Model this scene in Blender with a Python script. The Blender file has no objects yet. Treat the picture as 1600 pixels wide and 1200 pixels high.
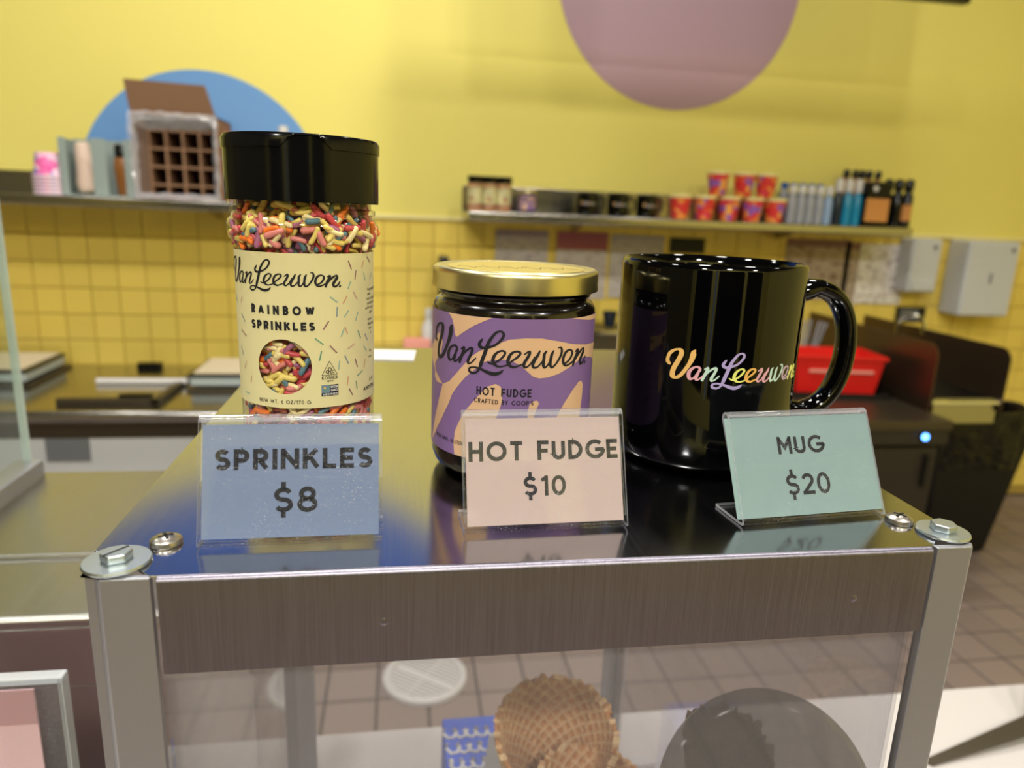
import bpy, bmesh, math, random
from math import sin, cos, pi, radians
from mathutils import Vector, Matrix, noise
random.seed(7)
C = bpy.context.scene.collection
S = bpy.context.scene

# ------------------------------------------------------------------ camera
CAMH = 1.42
cam_d = bpy.data.cameras.new('camera'); cam = bpy.data.objects.new('camera', cam_d); C.objects.link(cam)
def cam_matrix(yaw, pitch, roll):
    f = Vector((sin(yaw)*cos(pitch), cos(yaw)*cos(pitch), -sin(pitch)))
    r = Vector((cos(yaw), -sin(yaw), 0)); u = r.cross(f)
    r2 = cos(roll)*r + sin(roll)*u; u2 = -sin(roll)*r + cos(roll)*u
    return Matrix(((r2.x, u2.x, -f.x, 0), (r2.y, u2.y, -f.y, 0), (r2.z, u2.z, -f.z, CAMH), (0, 0, 0, 1)))
cam.matrix_world = cam_matrix(radians(9.19), radians(13.685), radians(2.267))
cam_d.sensor_width = 36; cam_d.lens = 1117.4/1600*36; cam_d.clip_start = 0.01
cam_d.dof.use_dof = True; cam_d.dof.focus_distance = 0.285; cam_d.dof.aperture_fstop = 9.5
S.camera = cam

# ------------------------------------------------------------------ world, exposure
S.view_settings.view_transform = 'Standard'; S.view_settings.look = 'None'
S.view_settings.exposure = 0.0; S.view_settings.gamma = 1.0; S.view_settings.use_curve_mapping = False
w = bpy.data.worlds.new('world'); S.world = w; w.use_nodes = True
w.node_tree.nodes['Background'].inputs[0].default_value = (0.45, 0.62, 1.0, 1)
w.node_tree.nodes['Background'].inputs[1].default_value = 1.2

# ------------------------------------------------------------------ lights (ceiling fittings are built further down)
LAMPS = [  # x, y, z, radius, watts
    (-1.9, 2.05, 3.55, .15, 8), (-0.7, 2.0, 3.55, .15, 22), (0.5, 1.95, 3.55, .15, 33), (1.7, 2.0, 3.55, .15, 10), (2.8, 2.0, 3.55, .15, 2),
    (-1.5, 0.3, 3.55, .15, 24), (-0.2, 0.1, 3.55, .15, 32), (1.1, 0.3, 3.55, .15, 24), (2.3, 0.3, 3.55, .15, 5),
    (-1.6, -2.2, 3.55, .15, 56), (0.1, -2.2, 3.55, .15, 84), (1.8, -2.2, 3.55, .15, 44)]
for x, y, z, r, p in LAMPS:
    l = bpy.data.lights.new('ceiling_lamp_light', 'AREA'); l.shape = 'DISK'; l.size = 2*r; l.energy = p
    l.color = (1.0, 0.965, 0.90)
    o = bpy.data.objects.new('ceiling_lamp_light', l); o.location = (x, y, z - .012); C.objects.link(o)

# ------------------------------------------------------------------ materials
def lin(h):
    h = h.lstrip('#'); o = []
    for i in (0, 2, 4):
        c = int(h[i:i+2], 16)/255; o.append(c/12.92 if c <= .04045 else ((c+.055)/1.055)**2.4)
    return (*o, 1)
def mat(name, color, rough=.5, metal=0., spec=.5, emit=None, coat=0., trans=0., alpha=1., bump=None, ior=1.45, vary=0., rvar=0., cvar=0.):
    """bump=(scale xyz, strength, distance); vary = per-object tone change; rvar = roughness mottling"""
    m = bpy.data.materials.new(name); m.use_nodes = True; nt = m.node_tree; b = nt.nodes['Principled BSDF']
    c = lin(color) if isinstance(color, str) else color
    b.inputs['Base Color'].default_value = c; b.inputs['Roughness'].default_value = rough
    b.inputs['Metallic'].default_value = metal; b.inputs['Specular IOR Level'].default_value = spec
    b.inputs['Coat Weight'].default_value = coat; b.inputs['IOR'].default_value = ior
    if coat: b.inputs['Coat Roughness'].default_value = .04
    b.inputs['Transmission Weight'].default_value = trans; b.inputs['Alpha'].default_value = alpha
    if emit: b.inputs['Emission Color'].default_value = c; b.inputs['Emission Strength'].default_value = emit
    tc = nt.nodes.new('ShaderNodeTexCoord')
    if bump:
        mp = nt.nodes.new('ShaderNodeMapping'); mp.inputs['Scale'].default_value = bump[0]
        nz = nt.nodes.new('ShaderNodeTexNoise'); nz.inputs['Scale'].default_value = 1; nz.inputs['Detail'].default_value = 3
        bp = nt.nodes.new('ShaderNodeBump'); bp.inputs['Strength'].default_value = bump[1]; bp.inputs['Distance'].default_value = bump[2]
        nt.links.new(tc.outputs['Object'], mp.inputs['Vector']); nt.links.new(mp.outputs[0], nz.inputs['Vector'])
        nt.links.new(nz.outputs[0], bp.inputs['Height']); nt.links.new(bp.outputs[0], b.inputs['Normal'])
        if rvar:
            mr = nt.nodes.new('ShaderNodeMapRange'); mr.inputs['To Min'].default_value = max(.02, rough-rvar); mr.inputs['To Max'].default_value = rough+rvar
            nt.links.new(nz.outputs[0], mr.inputs[0]); nt.links.new(mr.outputs[0], b.inputs['Roughness'])
    if bump and cvar:
        cr = nt.nodes.new('ShaderNodeMapRange'); cr.inputs['From Min'].default_value = .3; cr.inputs['From Max'].default_value = .7
        cr.inputs['To Min'].default_value = 1-cvar; cr.inputs['To Max'].default_value = 1+cvar
        vm = nt.nodes.new('ShaderNodeVectorMath'); vm.operation = 'SCALE'; vm.inputs[0].default_value = c[:3]
        nt.links.new(nz.outputs[0], cr.inputs[0]); nt.links.new(cr.outputs[0], vm.inputs['Scale']); nt.links.new(vm.outputs[0], b.inputs['Base Color'])
    if vary:
        oi = nt.nodes.new('ShaderNodeObjectInfo'); hs = nt.nodes.new('ShaderNodeHueSaturation'); mr = nt.nodes.new('ShaderNodeMapRange')
        mr.inputs['To Min'].default_value = 1-vary; mr.inputs['To Max'].default_value = 1+vary*.6
        hs.inputs['Color'].default_value = c
        nt.links.new(oi.outputs['Random'], mr.inputs[0]); nt.links.new(mr.outputs[0], hs.inputs['Value']); nt.links.new(hs.outputs[0], b.inputs['Base Color'])
    return m
def glassy(name, tint=(1, 1, 1, 1), rough=.02, ior=1.49, haze=0., hazecol=(.8, .82, .85, 1), scratch=False):
    """thin clear sheet: see-through with a fresnel gloss"""
    m = bpy.data.materials.new(name); m.use_nodes = True; nt = m.node_tree; nt.nodes.clear()
    out = nt.nodes.new('ShaderNodeOutputMaterial'); tr = nt.nodes.new('ShaderNodeBsdfTransparent'); tr.inputs[0].default_value = tint
    gl = nt.nodes.new('ShaderNodeBsdfGlossy'); gl.inputs['Roughness'].default_value = rough
    fr = nt.nodes.new('ShaderNodeFresnel'); ge = nt.nodes.new('ShaderNodeNewGeometry'); mi = nt.nodes.new('ShaderNodeMapRange')
    mi.inputs['To Min'].default_value = ior; mi.inputs['To Max'].default_value = 1/ior     # same gloss on both faces of the sheet
    nt.links.new(ge.outputs['Backfacing'], mi.inputs[0]); nt.links.new(mi.outputs[0], fr.inputs[0])
    mx = nt.nodes.new('ShaderNodeMixShader'); nt.links.new(fr.outputs[0], mx.inputs[0]); nt.links.new(gl.outputs[0], mx.inputs[2])
    if haze or scratch:
        df = nt.nodes.new('ShaderNodeBsdfDiffuse'); df.inputs[0].default_value = hazecol
        m2 = nt.nodes.new('ShaderNodeMixShader'); m2.inputs[0].default_value = haze
        nt.links.new(tr.outputs[0], m2.inputs[1]); nt.links.new(df.outputs[0], m2.inputs[2]); nt.links.new(m2.outputs[0], mx.inputs[1])
        if scratch:
            tc = nt.nodes.new('ShaderNodeTexCoord'); n1 = nt.nodes.new('ShaderNodeTexNoise'); n1.inputs['Scale'].default_value = 2600; n1.inputs['Detail'].default_value = 1
            n2 = nt.nodes.new('ShaderNodeTexNoise'); n2.inputs['Scale'].default_value = 90
            r1 = nt.nodes.new('ShaderNodeMapRange'); r1.inputs['From Min'].default_value = .70; r1.inputs['From Max'].default_value = .76; r1.inputs['To Min'].default_value = haze; r1.inputs['To Max'].default_value = .55
            r1.clamp = True
            ad = nt.nodes.new('ShaderNodeMath'); ad.operation = 'MULTIPLY_ADD'; ad.inputs[1].default_value = .16
            nt.links.new(tc.outputs['Object'], n1.inputs['Vector']); nt.links.new(tc.outputs['Object'], n2.inputs['Vector'])
            nt.links.new(n2.outputs[0], ad.inputs[0]); nt.links.new(n1.outputs[0], ad.inputs[2]); 
            sb = nt.nodes.new('ShaderNodeMath'); sb.operation = 'SUBTRACT'; sb.inputs[1].default_value = .08
            nt.links.new(ad.outputs[0], sb.inputs[0]); nt.links.new(sb.outputs[0], r1.inputs[0]); nt.links.new(r1.outputs[0], m2.inputs[0])
    else:
        nt.links.new(tr.outputs[0], mx.inputs[1])
    nt.links.new(mx.outputs[0], out.inputs[0]); return m
def spotted(name, cols, scale=40, rough=.45):
    m = mat(name, cols[0], rough); nt = m.node_tree; b = nt.nodes['Principled BSDF']
    tc = nt.nodes.new('ShaderNodeTexCoord'); v = nt.nodes.new('ShaderNodeTexVoronoi'); v.inputs['Scale'].default_value = scale
    sp = nt.nodes.new('ShaderNodeSeparateColor'); cr = nt.nodes.new('ShaderNodeValToRGB'); cr.color_ramp.interpolation = 'CONSTANT'
    e = cr.color_ramp.elements
    while len(e) < len(cols): e.new(.5)
    for i, c in enumerate(cols): e[i].position = i/len(cols); e[i].color = lin(c)
    nt.links.new(tc.outputs['Object'], v.inputs['Vector']); nt.links.new(v.outputs['Color'], sp.inputs[0])
    nt.links.new(sp.outputs[0], cr.inputs[0]); nt.links.new(cr.outputs[0], b.inputs['Base Color']); return m
def waffle_mat():
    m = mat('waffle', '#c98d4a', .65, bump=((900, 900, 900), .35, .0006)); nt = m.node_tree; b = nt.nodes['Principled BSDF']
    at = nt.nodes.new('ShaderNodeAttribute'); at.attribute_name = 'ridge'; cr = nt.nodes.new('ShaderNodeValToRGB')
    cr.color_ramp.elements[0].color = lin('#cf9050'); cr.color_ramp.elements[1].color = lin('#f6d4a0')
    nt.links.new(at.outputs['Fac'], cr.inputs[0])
    nz = nt.nodes.new('ShaderNodeTexNoise'); nz.inputs['Scale'].default_value = 60; mx = nt.nodes.new('ShaderNodeMixRGB'); mx.blend_type = 'MULTIPLY'
    c2 = nt.nodes.new('ShaderNodeValToRGB'); c2.color_ramp.elements[0].position = .3; c2.color_ramp.elements[0].color = lin('#cfa27a'); c2.color_ramp.elements[1].position = .6; c2.color_ramp.elements[1].color = (1, 1, 1, 1)
    mx.inputs[0].default_value = .35
    nt.links.new(nz.outputs[0], c2.inputs[0]); nt.links.new(cr.outputs[0], mx.inputs[1]); nt.links.new(c2.outputs[0], mx.inputs[2]); nt.links.new(mx.outputs[0], b.inputs['Base Color'])
    return m
def poster_mat(name, head, headfrac, ink='#8d7f86', paper='#dcd3cd', rows=22):
    m = mat(name, paper, .6); nt = m.node_tree; b = nt.nodes['Principled BSDF']
    tc = nt.nodes.new('ShaderNodeTexCoord'); sx = nt.nodes.new('ShaderNodeSeparateXYZ'); nt.links.new(tc.outputs['Generated'], sx.inputs[0])
    mp = nt.nodes.new('ShaderNodeMapping'); mp.inputs['Scale'].default_value = (7, 1, rows); nz = nt.nodes.new('ShaderNodeTexNoise'); nz.inputs['Scale'].default_value = 1; nz.inputs['Detail'].default_value = 4
    nt.links.new(tc.outputs['Generated'], mp.inputs[0]); nt.links.new(mp.outputs[0], nz.inputs['Vector'])
    gt = nt.nodes.new('ShaderNodeMath'); gt.operation = 'GREATER_THAN'; gt.inputs[1].default_value = .56; nt.links.new(nz.outputs[0], gt.inputs[0])
    m1 = nt.nodes.new('ShaderNodeMixRGB'); m1.inputs[1].default_value = lin(paper); m1.inputs[2].default_value = lin(ink); nt.links.new(gt.outputs[0], m1.inputs[0])
    g2 = nt.nodes.new('ShaderNodeMath'); g2.operation = 'GREATER_THAN'; g2.inputs[1].default_value = 1-headfrac; nt.links.new(sx.outputs['Z'], g2.inputs[0])
    m2 = nt.nodes.new('ShaderNodeMixRGB'); nt.links.new(m1.outputs[0], m2.inputs[1]); m2.inputs[2].default_value = lin(head); nt.links.new(g2.outputs[0], m2.inputs[0])
    nt.links.new(m2.outputs[0], b.inputs['Base Color']); return m

M = {}
def mk(k, *a, **kw): M[k] = mat(k, *a, **kw)
mk('yellow_paint', '#e9dc78', .55, spec=.3, bump=((60, 60, 60), .06, .001))
mk('yellow_tile', '#efd468', .16, vary=.05, coat=.2, bump=((14, 14, 14), .08, .002))
mk('grout', '#c0a24c', .8)
mk('trim_cream', '#efe3a0', .35)
mk('mauve_paint', '#b898a4', .55, spec=.3)
mk('blue_paint', '#6c9ad0', .55, spec=.3)
mk('deep_blue_paint', '#2f62c4', .5, spec=.3)
mk('ceiling_paint', '#4a4a50', .8)
mk('floor_tile', '#86766f', .45, vary=.10, bump=((40, 40, 40), .2, .001))
mk('floor_grout', '#4b4442', .85)
mk('steel', '#b0ada8', .20, metal=1, bump=((3, 260, 260), .05, .0006), rvar=.06)
mk('top_steel', '#b0b0b4', .15, metal=1, bump=((2600, 26, 400), .06, .00003), rvar=.04)
mk('flange_steel', '#837f8a', .36, metal=1, bump=((2200, 400, 30), .6, .00015), rvar=.12, cvar=.09)
mk('aluminium', '#a6a6ab', .42, metal=.85, bump=((500, 500, 15), .1, .0001))
mk('zinc', '#c3ccd0', .32, metal=1, bump=((300, 300, 300), .25, .0002))
mk('screw_steel', '#b8b2aa', .28, metal=1)
mk('chrome', '#e6e6e6', .08, metal=1)
mk('white_plastic', '#d2cfcc', .35)
mk('white_enamel', '#c6c8cb', .3)
mk('worktop_white', '#bab4b0', .4, bump=((300, 300, 300), .05, .0005))
mk('black_plastic', '#0b0b0c', .14, spec=.35)
mk('black_matte', '#0a0a0a', .5)
mk('black_ceramic', '#030304', .05, spec=.5)
mk('dark_steel', '#5a5244', .36, metal=.8)
mk('olive_wall', '#585030', .6)
mk('unit_steel', '#a9a6a0', .30, metal=1, bump=((260, 3, 260), .05, .0005), rvar=.05)
mk('splash_steel', '#6a5a48', .32, metal=.9)
mk('dark_body', '#2b251e', .4)
mk('ink', '#15141a', .6)
mk('paper_cream', '#d6cc98', .5)
mk('blue_card', '#71809e', .6)
mk('blue_card_back', '#e8eaec', .6)
mk('pink_card', '#b5a09a', .6)
mk('aqua_card', '#7c9391', .6)
mk('rose_card', '#e0b9be', .55)
mk('rose_dark', '#b98d90', .55)
mk('purple_label', '#7d6092', .42)
mk('tan_label', '#d3ac86', .42)
mk('fudge', '#0d0705', .2, coat=.6)
mk('gold', '#d9cd98', .3, metal=1, bump=((900, 900, 900), .08, .0001))
mk('gold_seal', '#d9c476', .3, metal=.7)
mk('cardboard', '#8c6a50', .8)
mk('cardboard_inside', '#6a5446', .85)
mk('carton_orange', '#c98a55', .8)
mk('grey_green', '#93a19d', .45)
mk('beige', '#e2c8b6', .5)
mk('brown_bottle', '#9a6230', .3)
mk('cup_pink', '#f7e3ee', .4)
mk('red_plastic', '#d8201c', .35)
mk('pale_blue', '#8ea6c6', .3)
mk('grey_bottle', '#9a9ca4', .25)
mk('teal_bottle', '#1c88b0', .25)
mk('navy', '#16202c', .3)
mk('blue_cap', '#2c5aa8', .35)
mk('orange_label', '#c78848', .5)
mk('led_blue', (0.10, .33, 1, 1), .3, emit=6)
mk('sponge', '#e2988a', .8)
mk('blue_box', '#2c56c0', .5)
mk('deli_paper', '#d0d3dc', .5)
mk('chocolate', '#64432e', .45)
mk('bag_black', '#050506', .35, bump=((18, 18, 18), 1., .02))
mk('tan_paper', '#a87858', .7)
mk('lid_beige', '#d8cbb2', .35)
mk('lid_grey', '#a9b3b4', .35)
mk('bulb_rim', '#dadada', .4)
mk('screen_black', '#060607', .12)
mk('grey_vent', '#6f7276', .6)
mk('iri_orange', '#e0b36a', .3); mk('iri_pink', '#d59fa8', .3); mk('iri_mint', '#b9d3c4', .3); mk('iri_lilac', '#a99ac8', .3)
mk('iri_yellow', '#dfe07a', .3); mk('iri_amber', '#e2ae5a', .3); mk('iri_mauve', '#b59aa8', .3)
for k, c in dict(sp_yellow='#e6cf72', sp_cream='#f2e0a6', sp_orange='#ee7a28', sp_red='#c5484e', sp_mauve='#a25f7e', sp_teal='#5b7f8c', sp_pink='#d8837c').items(): mk(k, c, .35)
for k, c in dict(pm='#8b5a62', po='#c99070', pt='#87a898', pp='#c79c8e', pb='#6f8290', pg='#5f8f74').items(): mk(k, c, .5)
M['acrylic'] = glassy('acrylic', (.97, .975, .98, 1), .03, ior=1.26, scratch=True, haze=.003)
M['acrylic_edge'] = glassy('acrylic_edge', (.9, .92, .93, 1), .12, haze=.38, hazecol=(.85, .87, .9, 1))
M['acrylic_fold_glint'] = glassy('acrylic_fold_glint', (.94, .95, .96, 1), .06, ior=1.55, haze=.12, hazecol=(.85, .86, .9, 1))  # pale haze puts the white highlights of the top fold into the colour
M['panel_acrylic'] = glassy('panel_acrylic', (.93, .93, .95, 1), .03, ior=1.6, haze=.05, hazecol=(.72, .7, .72, 1))
M['clear_plastic'] = glassy('clear_plastic', (.97, .97, .96, 1), .03, ior=1.45)
M['jar_glass'] = glassy('jar_glass', (.95, .96, .95, 1), .02, ior=1.5)
M['pane_glass'] = glassy('pane_glass', (.93, .97, .95, 1), .02)
M['pane_edge'] = glassy('pane_edge', (.75, .85, .8, 1), .1, haze=.5, hazecol=(.72, .8, .76, 1))
M['tinted_glass'] = glassy('tinted_glass', (.05, .055, .06, 1), .03)
M['smoke_plastic'] = glassy('smoke_plastic', (.42, .41, .40, 1), .08, haze=.06, hazecol=(.45, .45, .47, 1))
M['bag_film'] = glassy('bag_film', (.92, .92, .94, 1), .12, ior=1.8, haze=.38, hazecol=(.82, .8, .85, 1))
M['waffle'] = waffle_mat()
M['pint'] = spotted('pint', ['#d8342e', '#e0502e', '#e8903c', '#d8385a', '#d83a34', '#8c5ab0', '#f0a84c'], 45)
M['cup_print'] = spotted('cup_print', ['#f070b4', '#f6c0dc', '#f59a5a', '#8a7ad0', '#f054a8', '#f8d8e8'], 45)
M['steam_brown'] = mat('steam_brown', '#3a2c10', .35)

# ------------------------------------------------------------------ mesh helpers
class G:
    def __init__(s): s.v = []; s.f = []; s.m = []
    def add(s, vs, fs, mi=0, T=None):
        o = len(s.v)
        s.v += [tuple(T @ Vector(v)) if T else tuple(v) for v in vs]
        s.f += [tuple(i+o for i in f) for f in fs]; s.m += [mi]*len(fs); return s
    def box(s, a, b, mi=0, T=None):
        (x0, y0, z0), (x1, y1, z1) = a, b
        v = [(x0, y0, z0), (x1, y0, z0), (x1, y1, z0), (x0, y1, z0), (x0, y0, z1), (x1, y0, z1), (x1, y1, z1), (x0, y1, z1)]
        return s.add(v, [(0, 3, 2, 1), (4, 5, 6, 7), (0, 1, 5, 4), (1, 2, 6, 5), (2, 3, 7, 6), (3, 0, 4, 7)], mi, T)
    def lathe(s, prof, n=48, c=(0, 0), mi=0, T=None, cap=True, a0=0, a1=2*pi):
        full = abs(a1-a0-2*pi) < 1e-6; k = n if full else n+1; v = []; f = []
        for r, z in prof:
            for i in range(k):
                a = a0+(a1-a0)*i/n; v.append((c[0]+r*cos(a), c[1]+r*sin(a), z))
        for j in range(len(prof)-1):
            for i in range(n):
                i2 = (i+1) % k; f.append((j*k+i, j*k+i2, (j+1)*k+i2, (j+1)*k+i))
        if cap and full:
            if prof[0][0] > 1e-6: f.append(tuple(range(k-1, -1, -1)))
            if prof[-1][0] > 1e-6: f.append(tuple((len(prof)-1)*k+i for i in range(k)))
        return s.add(v, f, mi, T)
    def tube(s, path, r, n=10, mi=0, ry=None, up=Vector((0, 1, 0)), caps=True, radii=None, T=None):
        p = [Vector(q) for q in path]; v = []; f = []; ry = ry or r
        for i, q in enumerate(p):
            t = (p[min(i+1, len(p)-1)]-p[max(i-1, 0)]).normalized()
            a = up.cross(t)
            if a.length < 1e-4: a = Vector((1, 0, 0)).cross(t)
            a.normalize(); b = t.cross(a); k = radii[i] if radii else 1
            for j in range(n):
                th = 2*pi*j/n; v.append(q+a*r*k*cos(th)+b*ry*k*sin(th))
        for i in range(len(p)-1):
            for j in range(n):
                j2 = (j+1) % n; f.append((i*n+j, i*n+j2, (i+1)*n+j2, (i+1)*n+j))
        if caps: f += [tuple(range(n-1, -1, -1)), tuple((len(p)-1)*n+j for j in range(n))]
        return s.add(v, f, mi, T)
    def prism(s, poly, z0, z1, mi=0, T=None):
        n = len(poly); v = [(x, y, z0) for x, y in poly]+[(x, y, z1) for x, y in poly]
        f = [tuple(range(n-1, -1, -1)), tuple(range(n, 2*n))]+[(i, (i+1) % n, n+(i+1) % n, n+i) for i in range(n)]
        return s.add(v, f, mi, T)
def link(name, me, parent=None):
    o = bpy.data.objects.new(name, me); C.objects.link(o)
    if parent: o.parent = parent
    return o
def obj(name, g, m, parent=None, bevel=0, seg=2, smooth=35, flip=False, kind=None, label=None, loc=None, rot=None, recalc=True):
    me = bpy.data.meshes.new(name); me.from_pydata([tuple(v) for v in g.v], [], g.f)
    ms = m if isinstance(m, (list, tuple)) else [m]
    for k in ms: me.materials.append(M[k] if isinstance(k, str) else k)
    if len(ms) > 1: me.polygons.foreach_set('material_index', g.m)
    if bevel or recalc:
        bm = bmesh.new(); bm.from_mesh(me)
        if recalc: bmesh.ops.recalc_face_normals(bm, faces=bm.faces)
        if bevel:
            es = [e for e in bm.edges if len(e.link_faces) == 2 and e.calc_face_angle(0) > radians(30)]
            bmesh.ops.bevel(bm, geom=es, offset=bevel, segments=seg, affect='EDGES', profile=.5, clamp_overlap=True)
        bm.to_mesh(me); bm.free()
    if smooth:
        me.polygons.foreach_set('use_smooth', [True]*len(me.polygons)); me.set_sharp_from_angle(angle=radians(smooth))
    o = link(name, me, parent)
    if bevel and smooth:
        w_ = o.modifiers.new('weighted', 'WEIGHTED_NORMAL'); w_.keep_sharp = True; w_.weight = 100
    if loc: o.location = loc
    if rot: o.rotation_euler = rot
    if kind: o['kind'] = kind
    if label: o['label'] = label
    return o
def tag(o, label, cat, group=None):
    o['label'] = label; o['category'] = cat
    if group: o['group'] = group
    return o
def thing(name, label, cat, loc=(0, 0, 0), rz=0, group=None, rot=None):
    o = bpy.data.objects.new(name, None); C.objects.link(o); o.location = loc; o.rotation_euler = rot or (0, 0, rz)
    o.empty_display_size = .02
    return tag(o, label, cat, group)
def dup(root, loc, rz=None, label=None, group=None):
    r = root.copy(); C.objects.link(r); r.location = loc
    if rz is not None: r.rotation_euler = (0, 0, rz)
    if label: r['label'] = label
    if group: r['group'] = group
    for ch in list(root.children):
        c = ch.copy(); C.objects.link(c); c.parent = r
        for g in list(ch.children):
            d = g.copy(); C.objects.link(d); d.parent = c
    return r
def struct(name, g, m, **kw):
    o = obj(name, g, m, **kw); o['kind'] = 'structure'; return o
def wobj(name, g, m, parent, **kw):
    """geometry written in world coordinates, stored relative to its (unrotated) thing"""
    L = Vector((0, 0, 0)); p = parent
    while p: L += p.location; p = p.parent
    g.v = [tuple(Vector(v)-L) for v in g.v]
    return obj(name, g, m, parent, **kw)
def gbox(a, b): return G().box(a, b)

# ------------------------------------------------------------------ the room
WY = 3.25; X0, X1, YB, ZC = -3.4, 3.55, -3.0, 3.6
struct('floor', gbox((X0, YB, -.1), (X1, WY, -.004)), 'floor_grout')
floor = bpy.data.objects['floor']
wall = struct('wall_back', gbox((X0, WY+.006, -.05), (X1, WY+.15, ZC)), 'grout', smooth=0)
paint = obj('painted_wall', gbox((X0, WY-.004, 1.378), (X1, WY+.006, ZC)), 'yellow_paint', wall, smooth=0)
struct('wall_left', gbox((X0-.1, YB, -.05), (X0, WY, ZC)), 'olive_wall', smooth=0)
struct('wall_right', gbox((X1, YB, -.05), (X1+.1, WY, ZC)), 'yellow_paint', smooth=0)
struct('ceiling', gbox((X0, YB, ZC), (X1, WY, ZC+.1)), 'ceiling_paint', smooth=0)
g = G()                                          # shop front behind the camera: piers and two openings
g.box((X0, YB-.12, -.05), (X1, YB, .45)); g.box((X0, YB-.12, 2.9), (X1, YB, ZC))
for a, b in ((X0, -2.9), (-1.3, -1.06), (-.92, -.82), (1.0, 1.2), (2.7, X1)): g.box((a, YB-.12, .45), (b, YB, 2.9))
struct('wall_front', g, 'yellow_paint', smooth=0)
for i, (a, b) in enumerate(((-2.9, -1.3), (-1.06, -.92), (-.82, 1.0), (1.2, 2.7))):
    o = struct('window_%d' % (i+1), gbox((a, YB-.07, .45), (b, YB-.06, 2.9)), 'pane_glass' if i == 1 else 'tinted_glass', smooth=0)
struct('trim_1', gbox((X0, WY-.016, 1.362), (X1, WY+.006, 1.38)), 'trim_cream', bevel=.004)

def disc_on_wall(name, cx, cz, r, m, y=WY-.0045):
    g = G(); n = 96; pts = [(cx+r*cos(2*pi*i/n), max(1.381, min(cz+r*sin(2*pi*i/n), ZC-.002))) for i in range(n)]
    v = [(x, y, z) for x, z in pts]+[(x, y-.0015, z) for x, z in pts]
    f = [tuple(range(n, 2*n))]+[(i, (i+1) % n, n+(i+1) % n, n+i) for i in range(n)]
    obj(name, g.add(v, f), m, wall, smooth=0, label={'mauve_paint': 'mauve painted circle high on the yellow wall', 'blue_paint': 'light blue painted circle behind the left shelf', 'deep_blue_paint': 'large blue painted circle above the left shelf'}[m])
disc_on_wall('painted_circle', 1.195, 2.425, .545, 'mauve_paint')
disc_on_wall('painted_circle', -.80, 1.43, .487, 'blue_paint')
disc_on_wall('painted_circle', -.62, 3.6, 1.16, 'deep_blue_paint')

def pillow(w, h, d, e):                           # a tile facing -Y, chamfered face
    a = [(0, d, 0), (w, d, 0), (w, d, h), (0, d, h), (0, e, 0), (w, e, 0), (w, e, h), (0, e, h), (e, 0, e), (w-e, 0, e), (w-e, 0, h-e), (e, 0, h-e)]
    f = []
    for k in (0, 4): f += [(k+i, k+(i+1) % 4, k+4+(i+1) % 4, k+4+i) for i in range(4)]
    return a, f+[(8, 9, 10, 11)]
TP = .110
a, f = pillow(TP-.003, TP-.003, .008, .0016)
me0 = None; rest = G(); zt = 1.362
for r in range(12):
    for c in range(64):
        x = -1.501-TP*17+TP*c; z = zt-TP*(r+1)+.0015
        if x < X0 or x+TP > X1: continue
        if r < 6 and -1.75 < x < 3.52:
            if me0 is None:
                o = obj('tile', G().add(a, f), 'yellow_tile', wall, smooth=0); me0 = o.data
            else: o = link('tile', me0, wall)
            o.location = (x, WY-.003+random.uniform(-.0006, .0006), z)
            o.rotation_euler = (random.uniform(-.006, .006), 0, random.uniform(-.006, .006))
        else: rest.add([(p[0]+x, p[1]+WY-.003, p[2]+z) for p in a], f)
obj('tiles', rest, 'yellow_tile', wall, smooth=0, kind='stuff')

FP = .150
fa = [(p[0], p[2], -p[1]) for p in pillow(FP-.007, FP-.007, .01, .0018)[0]]; ff = [tuple(reversed(q)) for q in pillow(1, 1, 1, .1)[1]]
me0 = None; rest = G()
for r in range(-32, 10):
    for c in range(-22, 26):
        x = .085+FP*c+.0035; y = 2.015+FP*(r-1)+.0035
        if x < X0 or x+FP > X1 or y < YB or y+FP > WY: continue
        if -.3 < x < 2.8 and 1.45 < y < 2.75 and not (x < 1.1 and y > 2.15) and x < .55+y*.85:
            if me0 is None:
                o = obj('tile', G().add(fa, ff), 'floor_tile', floor, smooth=0); me0 = o.data
            else: o = link('tile', me0, floor)
            o.location = (x, y, random.uniform(-.0008, .0008)); o.rotation_euler = (random.uniform(-.004, .004), random.uniform(-.004, .004), 0)
        else: rest.add([(p[0]+x, p[1]+y, p[2]) for p in fa], ff)
obj('tiles', rest, 'floor_tile', floor, smooth=0, kind='stuff')

for x, y, z, r, p in LAMPS:
    t = thing('ceiling_light', 'round white ceiling downlight', 'light', (x, y, ZC), group='round downlights in the ceiling')
    obj('rim', G().lathe([(r+.015, 0), (r+.02, -.055), (r+.004, -.055), (r+.002, -.01)], 32, cap=False), 'bulb_rim', t)

# black menu board hung above the counters
t = thing('menu_board', 'long black menu board hanging above the back counter, only its lower corner in view', 'menu board', (1.13, 2.62, 2.219))
wobj('screen', gbox((.19, 2.60, 2.22), (2.071, 2.64, 2.72)), 'screen_black', t, bevel=.006)
for x in (.6, 1.7): wobj('hanger', gbox((x, 2.612, 2.70), (x+.02, 2.628, ZC)), 'black_matte', t)

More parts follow.
